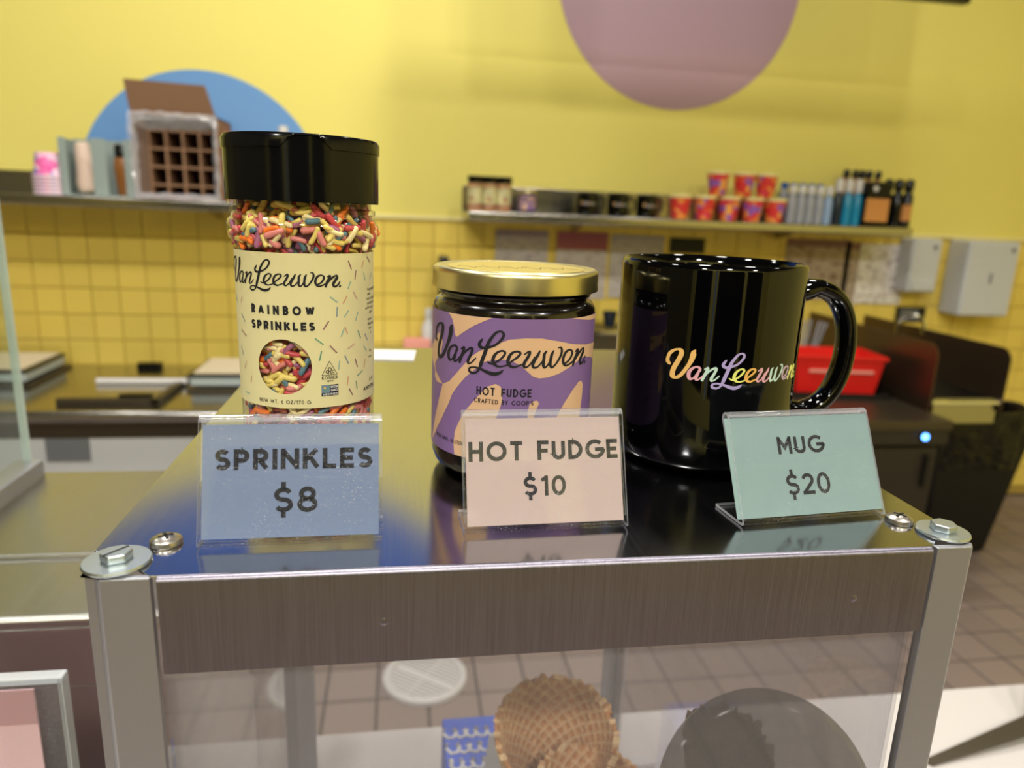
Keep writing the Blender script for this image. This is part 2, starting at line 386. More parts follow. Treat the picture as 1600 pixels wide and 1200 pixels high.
# ------------------------------------------------------------------ shelves
def shelf(name, label, x0, x1, z, zs, y0=2.93):
    t = thing(name, label, 'shelf', ((x0+x1)/2, 3.1, z-.03))
    wobj('shelf_board', gbox((x0, y0, z-.036), (x1, WY-.018, z)), 'steel', t, bevel=.007, seg=3)
    wobj('backsplash', gbox((x0, WY-.03, z), (x1-(.35 if x1 > 2 else 0), WY-.018, zs)), 'steel', t, bevel=.003)
    for k in range(2):
        xb = x0+(x1-x0)*(.25+.5*k)
        wobj('bracket', G().prism([(3.215, z-.075), (3.232, z-.075), (3.232, z-.034), (3.06, z-.034), (3.06, z-.042)], xb, xb+.012, T=Matrix(((0, 0, 1, 0), (1, 0, 0, 0), (0, 1, 0, 0), (0, 0, 0, 1)))), 'steel', t, smooth=0)
    return t
shelf('wall_shelf', 'long stainless wall shelf on the left holding paper cups and an open carton', -2.1, -.30, 1.408, 1.497)
shelf('wall_shelf', 'long stainless wall shelf on the right lined with jars, mugs, pint tubs and bottles', .27, 2.245, 1.408, 1.515)

# pink cups: nested upside down, the topmost printed body showing
def cup(mi='cup_print'):
    t = thing('paper_cup', 'x', 'cup')
    obj('cup_body', G().lathe([(.052, .004), (.040, .085), (.039, .088), (0, .088)], 32), mi, t)
    obj('rim', G().lathe([(.052, 0), (.0575, .001), (.0575, .0065), (.052, .0075)], 32, cap=False), 'cup_pink', t)
    return t
c0 = cup(); n = 6
for k in range(n):
    o = c0 if k == 0 else dup(c0, (0, 0, 0))
    o.location = (-1.298, 3.02, 1.409+.0125*k)
    tag(o, 'topmost pink printed paper cup, upside down on the nested stack' if k == n-1 else 'pink cup rim %s in the nested stack of paper cups' % ['at the very bottom', 'second from the bottom', 'third from the bottom', 'fourth from the bottom', 'just under the topmost printed cup'][k], 'cup', 'stack of pink paper cups')

# grey green organiser with two openings
t = thing('cup_dispenser', 'grey green open fronted dispenser box beside the stack of pink cups', 'dispenser', (-1.11, 3.05, 1.409))
gg = G(); gg.box((-1.245, 3.12, 1.409), (-.985, 3.125, 1.62)); gg.box((-1.245, 2.99, 1.409), (-.985, 3.12, 1.414))
for x in (-1.245, -1.0, -.99): gg.box((x, 2.99, 1.409), (x+.005, 3.12, 1.615))
wobj('case', gg, 'grey_green', t, smooth=0)
for x0, x1 in ((-1.245, -1.219), (-1.133, -1.082), (-1.02, -.985)):
    wobj('front_panel', gbox((x0, 2.985, 1.409), (x1, 2.991, 1.617)), 'grey_green', t, bevel=.002)
T = Matrix.Translation((-1.187, 3.035, 1.412)) @ Matrix.Rotation(radians(-7), 4, 'Y')
o = obj('cone_sleeve', G().lathe([(.012, .19), (.022, .185), (.028, .1), (.036, .04), (.033, .012), (.015, 0)], 24, T=None), 'beige', loc=(-1.173, 3.055, 1.416), rot=(0, radians(-5), 0)); o.scale = (1.18, 1.18, 1)
tag(o, 'pale beige rounded bundle of cone sleeves in the left opening of the grey dispenser', 'sleeve')
t = thing('squeeze_bottle', 'brown bottle with a black cap in the right opening of the grey dispenser', 'bottle', (-1.048, 3.06, 1.415))
obj('bottle_body', G().lathe([(.024, 0), (.028, .01), (.034, .09), (.034, .12), (.028, .14)], 24), 'brown_bottle', t)
obj('cap', G().lathe([(.029, .14), (.029, .183), (.026, .188)], 24), 'black_plastic', t)

# open carton lying on its side with a cell divider grid and a plastic liner
t = thing('cardboard_carton', 'open brown cardboard carton on the left shelf, flap up, full of dividers', 'box', (-.83, 3.08, 1.409))
cx0, cx1, cz0, cz1, cy0, cy1 = -.985, -.68, 1.409, 1.715, 2.985, 3.215
gg = G().box((cx0, cy0, cz0), (cx0+.005, cy1, cz1)).box((cx1-.005, cy0, cz0), (cx1, cy1, cz1)).box((cx0, cy0, cz0), (cx1, cy1, cz0+.005)).box((cx0, cy0, cz1-.005), (cx1, cy1, cz1)).box((cx0, cy1-.005, cz0), (cx1, cy1, cz1))
wobj('carton_shell', gg, 'cardboard', t, smooth=0)
wobj('flap', G().add([(cx0, cy0, cz1), (cx1-.005, cy0, cz1-.003), (cx1-.03, cy0-.03, cz1+.105), (cx0-.005, cy0-.03, cz1+.112), (cx0, cy0+.005, cz1), (cx1-.005, cy0+.005, cz1), (cx1-.03, cy0-.025, cz1+.105), (cx0-.005, cy0-.025, cz1+.112)], [(0, 1, 2, 3), (4, 7, 6, 5), (0, 4, 5, 1), (1, 5, 6, 2), (2, 6, 7, 3), (3, 7, 4, 0)]), 'cardboard', t, smooth=0)
wobj('inner_wall', gbox((cx0+.006, cy0+.01, cz0+.006), (cx0+.045, cy0+.02, cz1-.01)), 'cardboard_inside', t)
gx0, gx1, gz0, gz1 = cx0+.05, cx1-.012, cz0+.006, cz1-.055
for k in range(5):
    x = gx0+(gx1-gx0)*k/4; wobj('divider', gbox((x-.004, cy0+.02, gz0), (x+.004, cy1-.01, gz1)), 'cardboard', t, smooth=0)
for k in range(5):
    z = gz0+(gz1-gz0)*(k-.3)/3.7
    if z < gz0: z = gz0
    wobj('divider', gbox((gx0, cy0+.022, z-.004), (gx1, cy1-.01, z+.004)), 'cardboard', t, smooth=0)
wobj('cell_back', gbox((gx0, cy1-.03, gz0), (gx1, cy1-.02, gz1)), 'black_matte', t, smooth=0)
def crumple(u, v, s, a): return a*noise.noise(Vector((u*s, v*s, 3.1)))
gb = G(); v = []; f = []; nu, nv = 48, 10                              # liner gathered round the opening
for i in range(nu):
    a_ = 2*pi*i/nu; q = max(abs(cos(a_)), abs(sin(a_))); sx = cos(a_)/q; sz = sin(a_)/q
    for j in range(nv):
        k = j/(nv-1); rr = 1.03-.26*k*(1.5 if sz > .8 else .6)+crumple(i*.9, k*3, 1.3, .07)
        y = cy0-.022-.012*sin(k*pi)+crumple(i*.7, k*5+9, 1.1, .012)+.02*k
        v.append(((cx0+cx1)/2+sx*rr*(cx1-cx0)/2, y, max(cz0+.002, (cz0+cz1)/2+sz*rr*(cz1-cz0)/2)))
for i in range(nu):
    for j in range(nv-1): f.append((i*nv+j, ((i+1) % nu)*nv+j, ((i+1) % nu)*nv+j+1, i*nv+j+1))
wobj('plastic_liner', gb.add(v, f), 'bag_film', t, smooth=60)
t = obj('carton', gbox((-.09, -.05, 0), (.05, .05, .262)), 'carton_orange', loc=(-.60, 3.14, 1.409), bevel=.003); tag(t, 'small orange brown carton standing just right of the open carton', 'box')
c0 = cup('white_plastic')
for k in range(14):
    o = c0 if k == 0 else dup(c0, (0, 0, 0))
    o.location = (-.452, 3.06, 1.409+.0165*k); o.scale = (.42, .42, .9)
    tag(o, 'topmost small white paper cup of the stack showing above the black jar cap' if k == 13 else 'small white paper cup inside the tall white stack behind the sprinkles jar', 'cup', 'stack of small white cups')

# pint tubs
def tub():
    t = thing('pint_tub', 'x', 'tub')
    obj('tub_body', G().lathe([(.033, 0), (.0335, .002), (.047, .090), (.047, .093)], 36), 'pint', t)
    obj('lid', G().lathe([(.0495, .090), (.050, .093), (.050, .101), (.047, .103), (.0455, .1)], 36), 'trim_cream', t)
    return t
p0 = tub(); spots = [(1.20, 0), (1.312, 0), (1.424, 0), (1.535, 0), (1.640, 0), (1.362, .1035), (1.482, .1035), (1.585, .1035)]
names = ['leftmost red pint ice cream tub of the lower row', 'second red pint tub from the left of the lower row', 'middle red pint tub of the lower row', 'fourth red pint tub from the left of the lower row', 'rightmost red pint tub of the lower row, beside the bottles',
         'leftmost red pint tub stacked on the upper row', 'middle red pint tub stacked on the upper row', 'rightmost red pint tub stacked on the upper row']
for i, (x, dz) in enumerate(spots):
    o = p0 if i == 0 else dup(p0, (0, 0, 0)); o.location = (x, 3.05, 1.409+dz); o.rotation_euler = (0, 0, i*1.3)
    if dz: o.rotation_euler = (0, 0, i*1.9)
    tag(o, names[i], 'tub', 'red pint tubs on the right shelf')

def bottle(body, cap, r, h, hc):
    t = thing('bottle', 'x', 'bottle')
    obj('bottle_body', G().lathe([(r*.9, 0), (r, .006), (r, h-.03), (r*.55, h-.008), (r*.5, h)], 24), body, t)
    obj('cap', G().lathe([(r*.8, h-.006), (r*.85, h+hc*.7), (r*.6, h+hc), (0, h+hc+.002)], 24), cap, t)
    return t
b0 = bottle('grey_bottle', 'white_plastic', .0205, .135, .03)
for i in range(5):
    o = b0 if i == 0 else dup(b0, (0, 0, 0)); o.location = (1.712+.0435*i, 3.04, 1.409)
    if i == 4:
        for ch in o.children:
            if ch.name.startswith('bottle_body'): ch.data = ch.data.copy(); ch.data.materials[0] = M['pale_blue']
    tag(o, ['slim grey white capped bottle right beside the pint tubs', 'slim grey bottle with white cap, second from the pint tubs', 'slim grey bottle with white cap, third from the pint tubs', 'slim grey bottle with white cap, left of the pale blue one', 'pale blue bottle with a white cap beside the navy bottle'][i], 'bottle', 'slim white capped bottles')
b0 = bottle('grey_bottle', 'blue_cap', .0205, .16, .02)
for i in range(5):
    o = b0 if i == 0 else dup(b0, (0, 0, 0)); o.location = (1.74+.044*i, 3.17, 1.409)
    tag(o, 'blue capped bottle in the back row behind the slim bottles, %s' % ['leftmost', 'second from left', 'in the middle', 'second from right', 'rightmost'][i], 'bottle', 'blue capped bottles at the back')
b0 = bottle('navy', 'white_plastic', .021, .15, .05)
for i in range(3):
    o = b0 if i == 0 else dup(b0, (0, 0, 0)); o.location = (1.925+.047*i, 3.03, 1.409)
    if i:
        for ch in o.children:
            if ch.name.startswith('bottle_body'): ch.data = ch.data.copy(); ch.data.materials[0] = M['teal_bottle']
    tag(o, ['navy bottle with a white cap, left of the teal ones', 'narrow teal bottle with a white cap between the navy and the right teal bottle', 'teal bottle with a white cap next to the black pouch'][i], 'bottle', 'white capped teal and navy bottles')
b0 = bottle('tan_paper', 'black_plastic', .018, .22, .03)
for i, x in enumerate((2.04, 2.085, 2.12, 2.155, 2.20)):
    o = b0 if i == 0 else dup(b0, (0, 0, 0)); o.location = (x, 3.17, 1.409)
    tag(o, 'tan bottle with a black nozzle behind the black pouch, %s' % ['leftmost', 'second from left', 'in the middle', 'second from right', 'rightmost'][i], 'bottle', 'black tipped tan bottles at the back')
t = thing('coffee_pouch', 'black pouch with an orange brown label and a white round sticker', 'pouch', (2.095, 3.02, 1.409))
wobj('pouch', gbox((2.035, 2.99, 1.409), (2.155, 3.05, 1.602)), 'black_plastic', t, bevel=.012, seg=3)
wobj('label_panel', gbox((2.037, 2.984, 1.43), (2.147, 2.991, 1.53)), 'orange_label', t, bevel=.002)
wobj('round_sticker', G().lathe([(.012, 0), (.012, .002)], 20, T=Matrix.Translation((2.072, 2.986, 1.572)) @ Matrix.Rotation(pi/2, 4, 'X')), 'white_plastic', t)
b0 = bottle('black_plastic', 'black_plastic', .024, .165, .045)
for i in range(3):
    o = b0 if i == 0 else dup(b0, (0, 0, 0)); o.location = (2.0+.185+.04*i, 3.06-.015*i, 1.409)
    if i == 2:
        r = G().lathe([(.0245, .03), (.0245, .10)], 24, cap=False); obj('label_band', r, 'orange_label', o)
    tag(o, 'black bottle with a tan label band at the right end of the shelf' if i == 2 else ['plain black bottle touching the black pouch', 'plain black bottle left of the tan banded one', ''][i], 'bottle', 'black bottles at the right end')

# ------------------------------------------------------------------ papers and dispensers on the tiled wall
def sheet(name, x0, x1, z0, z1, m, label, cat='poster', th=.002, y=WY-.0055):
    o = obj(name, G().box((-(x1-x0)/2, -th, 0), ((x1-x0)/2, 0, z1-z0)), m, loc=((x0+x1)/2, y-.001, z0), smooth=0); return tag(o, label, cat)
M['po1'] = poster_mat('po1', '#9c8a94', .09, '#a89aa0', '#c4bcba'); M['po2'] = poster_mat('po2', '#a8606c', .26, '#b0a0a0', '#c8beba'); M['po3'] = poster_mat('po3', '#b4acab', .05, '#aca4a4', '#c6bfbc')
M['po5'] = poster_mat('po5', '#8e6a68', .12, '#8a7464', '#b7a594', 14); M['po6'] = poster_mat('po6', '#e6e0dc', .1, '#b9aaa8', '#ece6e2', 20)
sheet('poster', .424, .665, 1.02, 1.333, 'po1', 'grey bordered notice under the shelf, leftmost of the row of papers')
sheet('poster', .705, .945, 1.03, 1.334, 'po2', 'notice with a dark pink header band between two grey notices')
sheet('poster', .960, 1.215, 1.04, 1.328, 'po3', 'pale grey text notice left of the small black sign')
sheet('wall_sign', 1.244, 1.414, 1.255, 1.323, 'black_matte', 'small black sign just under the right shelf', 'sign', .006)
sheet('poster', 1.828, 2.166, 1.05, 1.339, 'po5', 'wide shaded poster with small symbols directly behind the mug rim')
sheet('poster', 2.14, 2.24, 1.03, 1.330, 'po5', 'narrow grey sheet half covered by the bright white notice')
sheet('poster', 2.215, 2.47, 1.035, 1.327, 'po6', 'bright white notice left of the soap dispenser', y=WY-.009)
t = sheet('wall_sign', 2.463, 2.625, .945, 1.023, 'black_matte', 'small black handwashing sign under the soap dispenser', 'sign', .004)
for k in range(4): obj('text_line', gbox((-.06, -.0055, .012+.015*k), (.05-.012*(k % 2), -.004, .018+.015*k)), 'grey_bottle', t, smooth=0)
def dispenser(name, label, x0, x1, y0, z0, z1, dark):
    t = thing(name, label, 'dispenser', ((x0+x1)/2, WY-.006, z0))
    wobj('housing', gbox((x0, y0, z0), (x1, WY-.006, z1)), 'white_enamel', t, bevel=.014, seg=3)
    if dark: wobj('lock', gbox(((x0+x1)/2-.004, y0-.003, (z0+z1)/2-.02), ((x0+x1)/2+.006, y0+.002, (z0+z1)/2+.03)), 'grey_vent', t)
    else: wobj('push_bar', gbox((x0+.02, y0-.006, z0+.01), (x1-.02, y0+.004, z0+.06)), 'white_enamel', t, bevel=.004)
    wobj('badge', gbox((x1-.05, y0-.002, z1-.05), (x1-.03, y0+.001, z1-.03)), 'grey_vent', t)
dispenser('soap_dispenser', 'narrow white wall soap dispenser between the notice and the towel dispenser', 2.42, 2.578, 3.14, 1.104, 1.362, 0)
dispenser('towel_dispenser', 'large white wall paper towel dispenser at the right', 2.69, 2.967, 3.10, .998, 1.362, 1)
# ------------------------------------------------------------------ ice cream cabinet at the left
t = thing('dipping_cabinet', 'low white ice cream cabinet with a stainless top along the left wall', 'freezer', (-1.3, 2.85, 0))
wobj('cabinet_body', gbox((-2.6, 2.545, 0.0), (-.52, WY-.02, .64)), 'white_enamel', t, bevel=.004)
wobj('cabinet_top', gbox((-2.62, 2.53, .655), (-.50, WY-.015, .700)), 'steel', t, bevel=.004)
wobj('nosing', G().tube([(-2.62, 2.528, .682), (-.50, 2.528, .682)], .021, 16), 'steel', t)
wobj('under_lip', gbox((-2.6, 2.54, .60), (-.51, 2.56, .662)), 'dark_steel', t)
wobj('panel_seam', gbox((-1.262, 2.540, .02), (-1.256, 2.546, .60)), 'grey_vent', t)
wobj('data_plate', gbox((-1.20, 2.5405, .515), (-1.06, 2.546, .598)), 'grey_vent', t, label='grey data plate on the white front')
def lidbox(x0, x1, y0, y1, z):
    wobj('well_frame', gbox((x0-.01, y0-.02, .70), (x1+.02, y1+.01, .712)), 'dark_steel', t, bevel=.003)
    wobj('lid_base', gbox((x0, y0, z-.045), (x1, y1, z-.012)), 'lid_grey', t, bevel=.004)
    l = wobj('lid', gbox((x0, y0-.004, z-.012), (x1+.006, y1, z)), 'black_plastic', t, bevel=.003)
    wobj('lid_face', gbox((x0+.012, y0+.012, z-.001), (x1-.012, y1-.012, z+.004)), 'lid_beige', l)
lidbox(-2.15, -1.39, 2.86, 3.19, .765); lidbox(-.79, -.53, 2.80, 3.10, .765)
wobj('well_frame', gbox((-1.18, 2.60, .70), (-.84, 2.63, .722)), 'dark_steel', t, bevel=.003)
wobj('well_frame', G().add([(-.87, 2.60, .70), (-.84, 2.60, .70), (-.83, 3.08, .70), (-.85, 3.08, .70), (-.87, 2.60, .72), (-.84, 2.60, .72), (-.83, 3.08, .72), (-.85, 3.08, .72)], [(0, 3, 2, 1), (4, 5, 6, 7), (0, 1, 5, 4), (1, 2, 6, 5), (2, 3, 7, 6), (3, 0, 4, 7)]), 'dark_steel', t)
wobj('lid', gbox((-1.17, 2.63, .70), (-.86, 3.20, .708)), 'steel', t, bevel=.003)
wobj('handle', gbox((-.985, 2.622, .705), (-.875, 2.655, .732)), 'black_plastic', t, bevel=.005)
wobj('handle', gbox((-1.09, 3.13, .705), (-.995, 3.17, .735)), 'black_plastic', t, bevel=.005)
o = obj('scraper_bar', G().tube([(-.165, 0, .011), (.165, 0, .011)], .012, 14), 'white_plastic', loc=(-.985, 2.88, .708)); tag(o, 'white round bar lying across the centre lid of the left cabinet', 'bar')

# ------------------------------------------------------------------ middle and right back counters
t = thing('back_counter', 'stainless back counter behind the display case, its things seen between jar and mug', 'counter', (.3, 2.95, 0))
wobj('worktop', gbox((-.48, 2.72, .765), (1.08, WY-.015, .80)), 'steel', t, bevel=.005)
wobj('base_cabinet', gbox((-.47, 2.76, 0), (1.07, WY-.02, .765)), 'white_enamel', t)
wobj('riser', gbox((.72, 2.98, .80), (1.07, WY-.02, .915)), 'dark_steel', t, bevel=.003)
wobj('riser_edge', gbox((.715, 2.972, .905), (1.075, 2.985, .925)), 'chrome', t, bevel=.002)
o = obj('sponge', gbox((-.07, -.035, 0), (.055, .035, .05)), 'sponge', loc=(.085, 3.16, .80), bevel=.01); tag(o, 'pink sponge lying in front of the small white bottle', 'sponge')
t = thing('spray_bottle', 'small white bottle standing behind the case left of the fudge jar', 'bottle', (.13, 3.21-.03, .80))
obj('bottle_body', G().lathe([(.03, 0), (.034, .01), (.034, .10), (.016, .135), (.016, .15)], 24), 'white_plastic', t)
obj('cap', G().lathe([(.02, .145), (.02, .175), (.015, .18)], 24), 'white_plastic', t)
t = thing('drinks_machine', 'black and white countertop machine mostly hidden behind the fudge jar', 'machine', (.27, 3.13, .80))
wobj('machine_body', gbox((.185, 3.06, .80), (.40, 3.21, 1.19)), 'white_plastic', t, bevel=.01)
wobj('side_column', gbox((.165, 3.05, .80), (.205, 3.2, 1.215)), 'navy', t, bevel=.006)
wobj('head', gbox((.205, 3.0, 1.10), (.39, 3.08, 1.18)), 'navy', t, bevel=.01)
for x, h, lab in ((.80, .12, 'dark tumbler on the riser just right of the fudge jar'), (.93, .07, 'short dark cup on the riser beside the mug')):
    o = obj('tumbler', G().lathe([(.022, 0), (.034, h), (.031, h), (.020, .004)], 24), 'navy', loc=(x, 3.08, .925)); tag(o, lab, 'cup')

t = thing('service_counter', 'dark back counter at the right with a blue indicator light on its edge', 'counter', (1.53, 2.7, 0))
wobj('worktop', gbox((1.10, 2.17, .715), (1.95, WY-.015, .75)), 'dark_steel', t, bevel=.005)
wobj('apron', gbox((1.11, 2.18, .66), (1.945, 2.21, .716)), 'dark_body', t)
wobj('base_cabinet', gbox((1.12, 2.215, .0), (1.93, WY-.02, .715)), 'dark_body', t)
for a_, b_ in ((1.13, 1.52), (1.53, 1.92)):
    d = wobj('door', gbox((a_, 2.19, .06), (b_, 2.216, .645)), 'dark_body', t, bevel=.004)
    obj('handle', gbox((b_-.05-t.location.x, 2.175-t.location.y, .5), (b_-.035-t.location.x, 2.191-t.location.y, .62)), 'black_matte', d)
wobj('indicator_housing', G().lathe([(.020, 0), (.020, .006), (.016, .008)], 20, T=Matrix.Translation((1.846, 2.182, .692)) @ Matrix.Rotation(pi/2, 4, 'X')), 'black_plastic', t)
wobj('indicator_light', G().lathe([(.013, 0), (.012, .010), (.006, .014), (0, .015)], 16, T=Matrix.Translation((1.846, 2.178, .692)) @ Matrix.Rotation(pi/2, 4, 'X')), 'led_blue', t, label='glowing blue indicator light')

T = Matrix.Translation((1.80, 2.60, .75)) @ Matrix.Rotation(radians(-12), 4, 'Z')
o = obj('tray', G().box((-.24, -.14, 0), (.19, .14, .006)).box((-.24, -.14, .006), (-.232, .14, .02)).box((.182, -.14, .006), (.19, .14, .02)).box((-.24, -.14, .006), (.19, -.132, .02)).box((-.24, .132, .006), (.19, .14, .02)), 'black_matte', loc=(1.735, 2.62, .7505), rot=(0, 0, radians(-8))); tag(o, 'flat black tray under the red bin', 'tray')
t = thing('red_bin', 'bright red open plastic bin standing on the black tray, seen through the mug handle', 'bin', (1.725, 2.62, .758), radians(-8))
def tapered(a, b, c, d, z0, z1): return [(-a, -c, z0), (a, -c, z0), (a, c, z0), (-a, c, z0), (-b, -d, z1), (b, -d, z1), (b, d, z1), (-b, d, z1)], [(0, 3, 2, 1), (4, 5, 6, 7), (0, 1, 5, 4), (1, 2, 6, 5), (2, 3, 7, 6), (3, 0, 4, 7)]
gg = G(); v_, f_ = tapered(.155, .175, .09, .105, 0, .15); gg.add(v_, [f_[0]]+f_[2:]); v2, f2 = tapered(.150, .168, .085, .098, .004, .15); gg.add(v2, [f2[0]]+f2[2:])
obj('bin_body', gg, 'red_plastic', t, smooth=0, recalc=False)
obj('rim', G().box((-.183, -.113, .142), (.183, -.100, .154)).box((-.183, .100, .142), (.183, .113, .154)).box((-.183, -.1, .142), (-.168, .1, .154)).box((.168, -.1, .142), (.183, .1, .154)), 'red_plastic', t)
for x in (-.07, .085): obj('embossed_line', gbox((x-.05, -.1065, .088), (x+.05, -.098, .098)), 'sponge', t)
t = thing('straw_bundle', 'bundle of pale straws fanned out in a dark holder behind the red bin', 'straws', (1.77, 2.88, .75))
obj('holder', G().lathe([(.045, 0), (.05, .10), (.046, .10), (.042, .005)], 24), 'black_matte', t)
for k in range(9):
    a_ = -.35+.09*k; obj('straw', G().tube([(.008*(k-4), 0.01*(k % 3), .01), (.008*(k-4)+sin(a_)*.2, .01*(k % 3), .01+.24*cos(a_))], .004, 8), 'grey_bottle', t)
o = obj('lid_stack', G().lathe([(.045, 0), (.05, .005), (.05, .085), (.04, .095)], 24), 'black_matte', loc=(1.94-.055, 2.88, .75)); tag(o, 'round black stack of lids right of the straw holder', 'lids')

# hand sink on the wall
t = thing('hand_sink', 'small stainless hand sink with tall side splash guards and gooseneck faucet', 'sink', (2.12, 2.75, .74))
wobj('basin', G().box((1.98, 2.33, .70), (1.99, WY-.02, .79)).box((2.26, 2.33, .70), (2.27, WY-.02, .79)).box((1.98, 2.34, .69), (2.27, WY-.02, .70)).box((1.98, 2.80, .70), (2.27, WY-.02, .79)).box((1.98, 2.33, .70), (2.27, 2.345, .79)), 'steel', t, smooth=0)
def splash(x, z1, y0):
    pr = [(y0, .74), (y0, z1-.05)]+[(y0+.05-.05*cos(a_), z1-.05+.05*sin(a_)) for a_ in [k*pi/12 for k in range(1, 7)]]+[(WY-.05, z1), (WY-.05, .74)]
    return G().prism(pr, x, x+.004, T=Matrix(((0, 0, 1, 0), (1, 0, 0, 0), (0, 1, 0, 0), (0, 0, 0, 1))))
wobj('splash_guard', splash(1.972, .995, 2.33), 'splash_steel', t, smooth=0); wobj('splash_guard', splash(2.262, .985, 2.31), 'splash_steel', t, smooth=0)
wobj('edge_highlight', G().tube([(1.975, 2.325, .775), (2.262, 2.325, .775)], .010, 10), 'chrome', t)  # chrome rod added to stand in for a light's bright reflection in the sink
pth = [(2.30, 2.84, .78)]+[(2.30+.035-.035*cos(a_), 2.84-.07*a_/pi, .985+.035*sin(a_)) for a_ in [k*pi/10 for k in range(11)]]+[(2.37, 2.77, .94)]
wobj('faucet', G().tube([(x-.12, y, z+.02) for x, y, z in pth], .008, 10), 'chrome', t)

# waste bin with a black liner
t = thing('trash_can', 'tall black waste bin with a black liner next to the dark counter', 'bin', (2.45, 2.76, 0), radians(0))
obj('bin_body', G().add(*tapered(.155, .235, .17, .22, .002, .60)), 'black_matte', t, bevel=.02, seg=3)
gg = G(); v = []; f = []; n = 64
for i in range(n):
    a_ = 2*pi*i/n; q = (abs(cos(a_))**5+abs(sin(a_))**5)**.2
    for j, (s_, z) in enumerate(((1.0, .42), (1.03, .54), (1.08, .63), (1.06, .672), (.97, .668), (.93, .60))):
        v.append((cos(a_)/q*.235*s_+crumple(i*.8, j, 1.1, .014), sin(a_)/q*.22*s_+crumple(i*.8+5, j, 1.1, .014), z+crumple(i*.7, j+3, .9, .022)))
for i in range(n):
    for j in range(5): f.append((i*6+j, ((i+1) % n)*6+j, ((i+1) % n)*6+j+1, i*6+j+1))
obj('liner', gg.add(v, f), 'bag_black', t, smooth=60)
gg = G().lathe([(0, 0), (.06, .01), (.10, .05), (.105, .09), (.07, .135), (0, .15)], 20); gg.v = [tuple(Vector(p)*(1+.18*noise.noise(Vector(p)*22))) for p in gg.v]
o = obj('crumpled_bag', gg, 'tan_paper', loc=(2.60, 2.80, .61), smooth=60); tag(o, 'crumpled tan paper bag sticking out of the black waste bin', 'paper bag')

# round ridged cover on the floor
t = thing('drain_cover', 'round white ridged plastic cover lying on the floor tiles', 'drain cover', (.078, 1.945, .001), radians(8))
obj('cover_rim', G().lathe([(.105, .004), (.108, .016), (.118, .020), (.128, .014), (.131, .002), (.128, 0)], 56, cap=False), 'white_plastic', t)
obj('cover_plate', G().lathe([(.108, .002), (.108, .006)], 56), 'white_plastic', t)
for q in range(4):
    for k in range(6):
        s_ = .012+.015*k; L_ = math.sqrt(max(.104**2-s_**2, 0)); n0 = s_*1.0
        m_ = Matrix.Rotation(q*pi/2+pi/4, 4, 'Z')
        # ridges of one quadrant run parallel, alternating direction between quadrants
        T = m_ @ Matrix.Translation((0, 0, 0))
        if q % 2 == 0: obj('ridge', G().box((n0, s_*.0+.004, .006), (n0+.006, L_, .012), T=m_), 'white_plastic', t, smooth=0)
        else: obj('ridge', G().box((.004, s_, .006), (L_, s_+.006, .012), T=m_), 'white_plastic', t, smooth=0)

# ------------------------------------------------------------------ front counter, steel topping unit, glass guard
t = thing('front_counter', 'white front counter carrying the display case', 'counter', (.1, .3, 0))
wobj('worktop', gbox((-1.5, -.02, .82), (1.6, .684, .86)), 'worktop_white', t, bevel=.003)
wobj('base_cabinet', gbox((-1.45, .06, 0), (1.55, .60, .82)), 'dark_steel', t)
t = thing('topping_unit', 'stainless steel cold well unit left of the display case, rounded front edge', 'serving unit', (-.6, .65, .86))
wobj('unit_top', gbox((-1.3, .507, 1.09), (-.112, .80, 1.12)), 'unit_steel', t, bevel=.005, seg=3)
wobj('front_lip', gbox((-1.3, .505, 1.062), (-.112, .515, 1.112)), 'steel', t, bevel=.003)
wobj('unit_body', gbox((-1.29, .517, .862), (-.114, .795, 1.09)), 'steel', t)
wobj('step', gbox((-1.3, .60, 1.118), (-.112, .80, 1.124)), 'unit_steel', t, bevel=.003)
t = thing('glass_guard', 'clear upright glass guard at the far left standing in a metal channel', 'glass guard', (-.39, .66, 1.12))
wobj('pane', gbox((-.393, .40, 1.13), (-.387, .787, 1.75)), 'pane_glass', t, smooth=0)
wobj('pane_edge', G().box((-.3935, .784, 1.13), (-.3865, .788, 1.75)), 'pane_edge', t, smooth=0)
wobj('channel', gbox((-.404, .42, 1.12), (-.376, .792, 1.142)), 'aluminium', t, bevel=.004)
t = thing('menu_holder', 'clear acrylic upright holder with a blank pink card at the lower left', 'sign holder', (-.31, .40, .86))
wobj('front_sheet', gbox((-.42, .396, .862), (-.194, .398, 1.146)), 'acrylic', t, smooth=0)
wobj('back_sheet', gbox((-.42, .402, .862), (-.194, .404, 1.146)), 'acrylic', t, smooth=0)
wobj('side_edge', gbox((-.196, .396, .862), (-.1935, .404, 1.146)), 'acrylic_edge', t, smooth=0)
wobj('top_edge', gbox((-.42, .396, 1.143), (-.194, .404, 1.1465)), 'acrylic_edge', t, smooth=0)
wobj('foot', gbox((-.42, .396, .860), (-.194, .46, .8625)), 'acrylic', t, smooth=0)
wobj('card', gbox((-.418, .3988, .864), (-.2105, .4, 1.138)), 'rose_card', t, smooth=0)
wobj('card_band', gbox((-.418, .3984, 1.115), (-.2105, .3988, 1.138)), 'rose_dark', t, smooth=0)

# spatula on the counter
t = thing('spatula', 'grey metal spatula with a black handle lying on the white counter at the right', 'spatula', (.62, .60, .8605), radians(0))
wobj('blade', G().add([(.556, .574, .8615), (.562, .566, .8615), (.745, .594, .872), (.738, .620, .872), (.556, .574, .863), (.562, .566, .863), (.745, .594, .8745), (.738, .620, .8745)], [(0, 3, 2, 1), (4, 5, 6, 7), (0, 1, 5, 4), (1, 2, 6, 5), (2, 3, 7, 6), (3, 0, 4, 7)]), 'dark_steel', t)
wobj('handle', G().tube([(.732, .606, .876), (.748, .622, .893), (.78, .65, .905), (.88, .71, .915)], .0115, 12), 'black_matte', t)

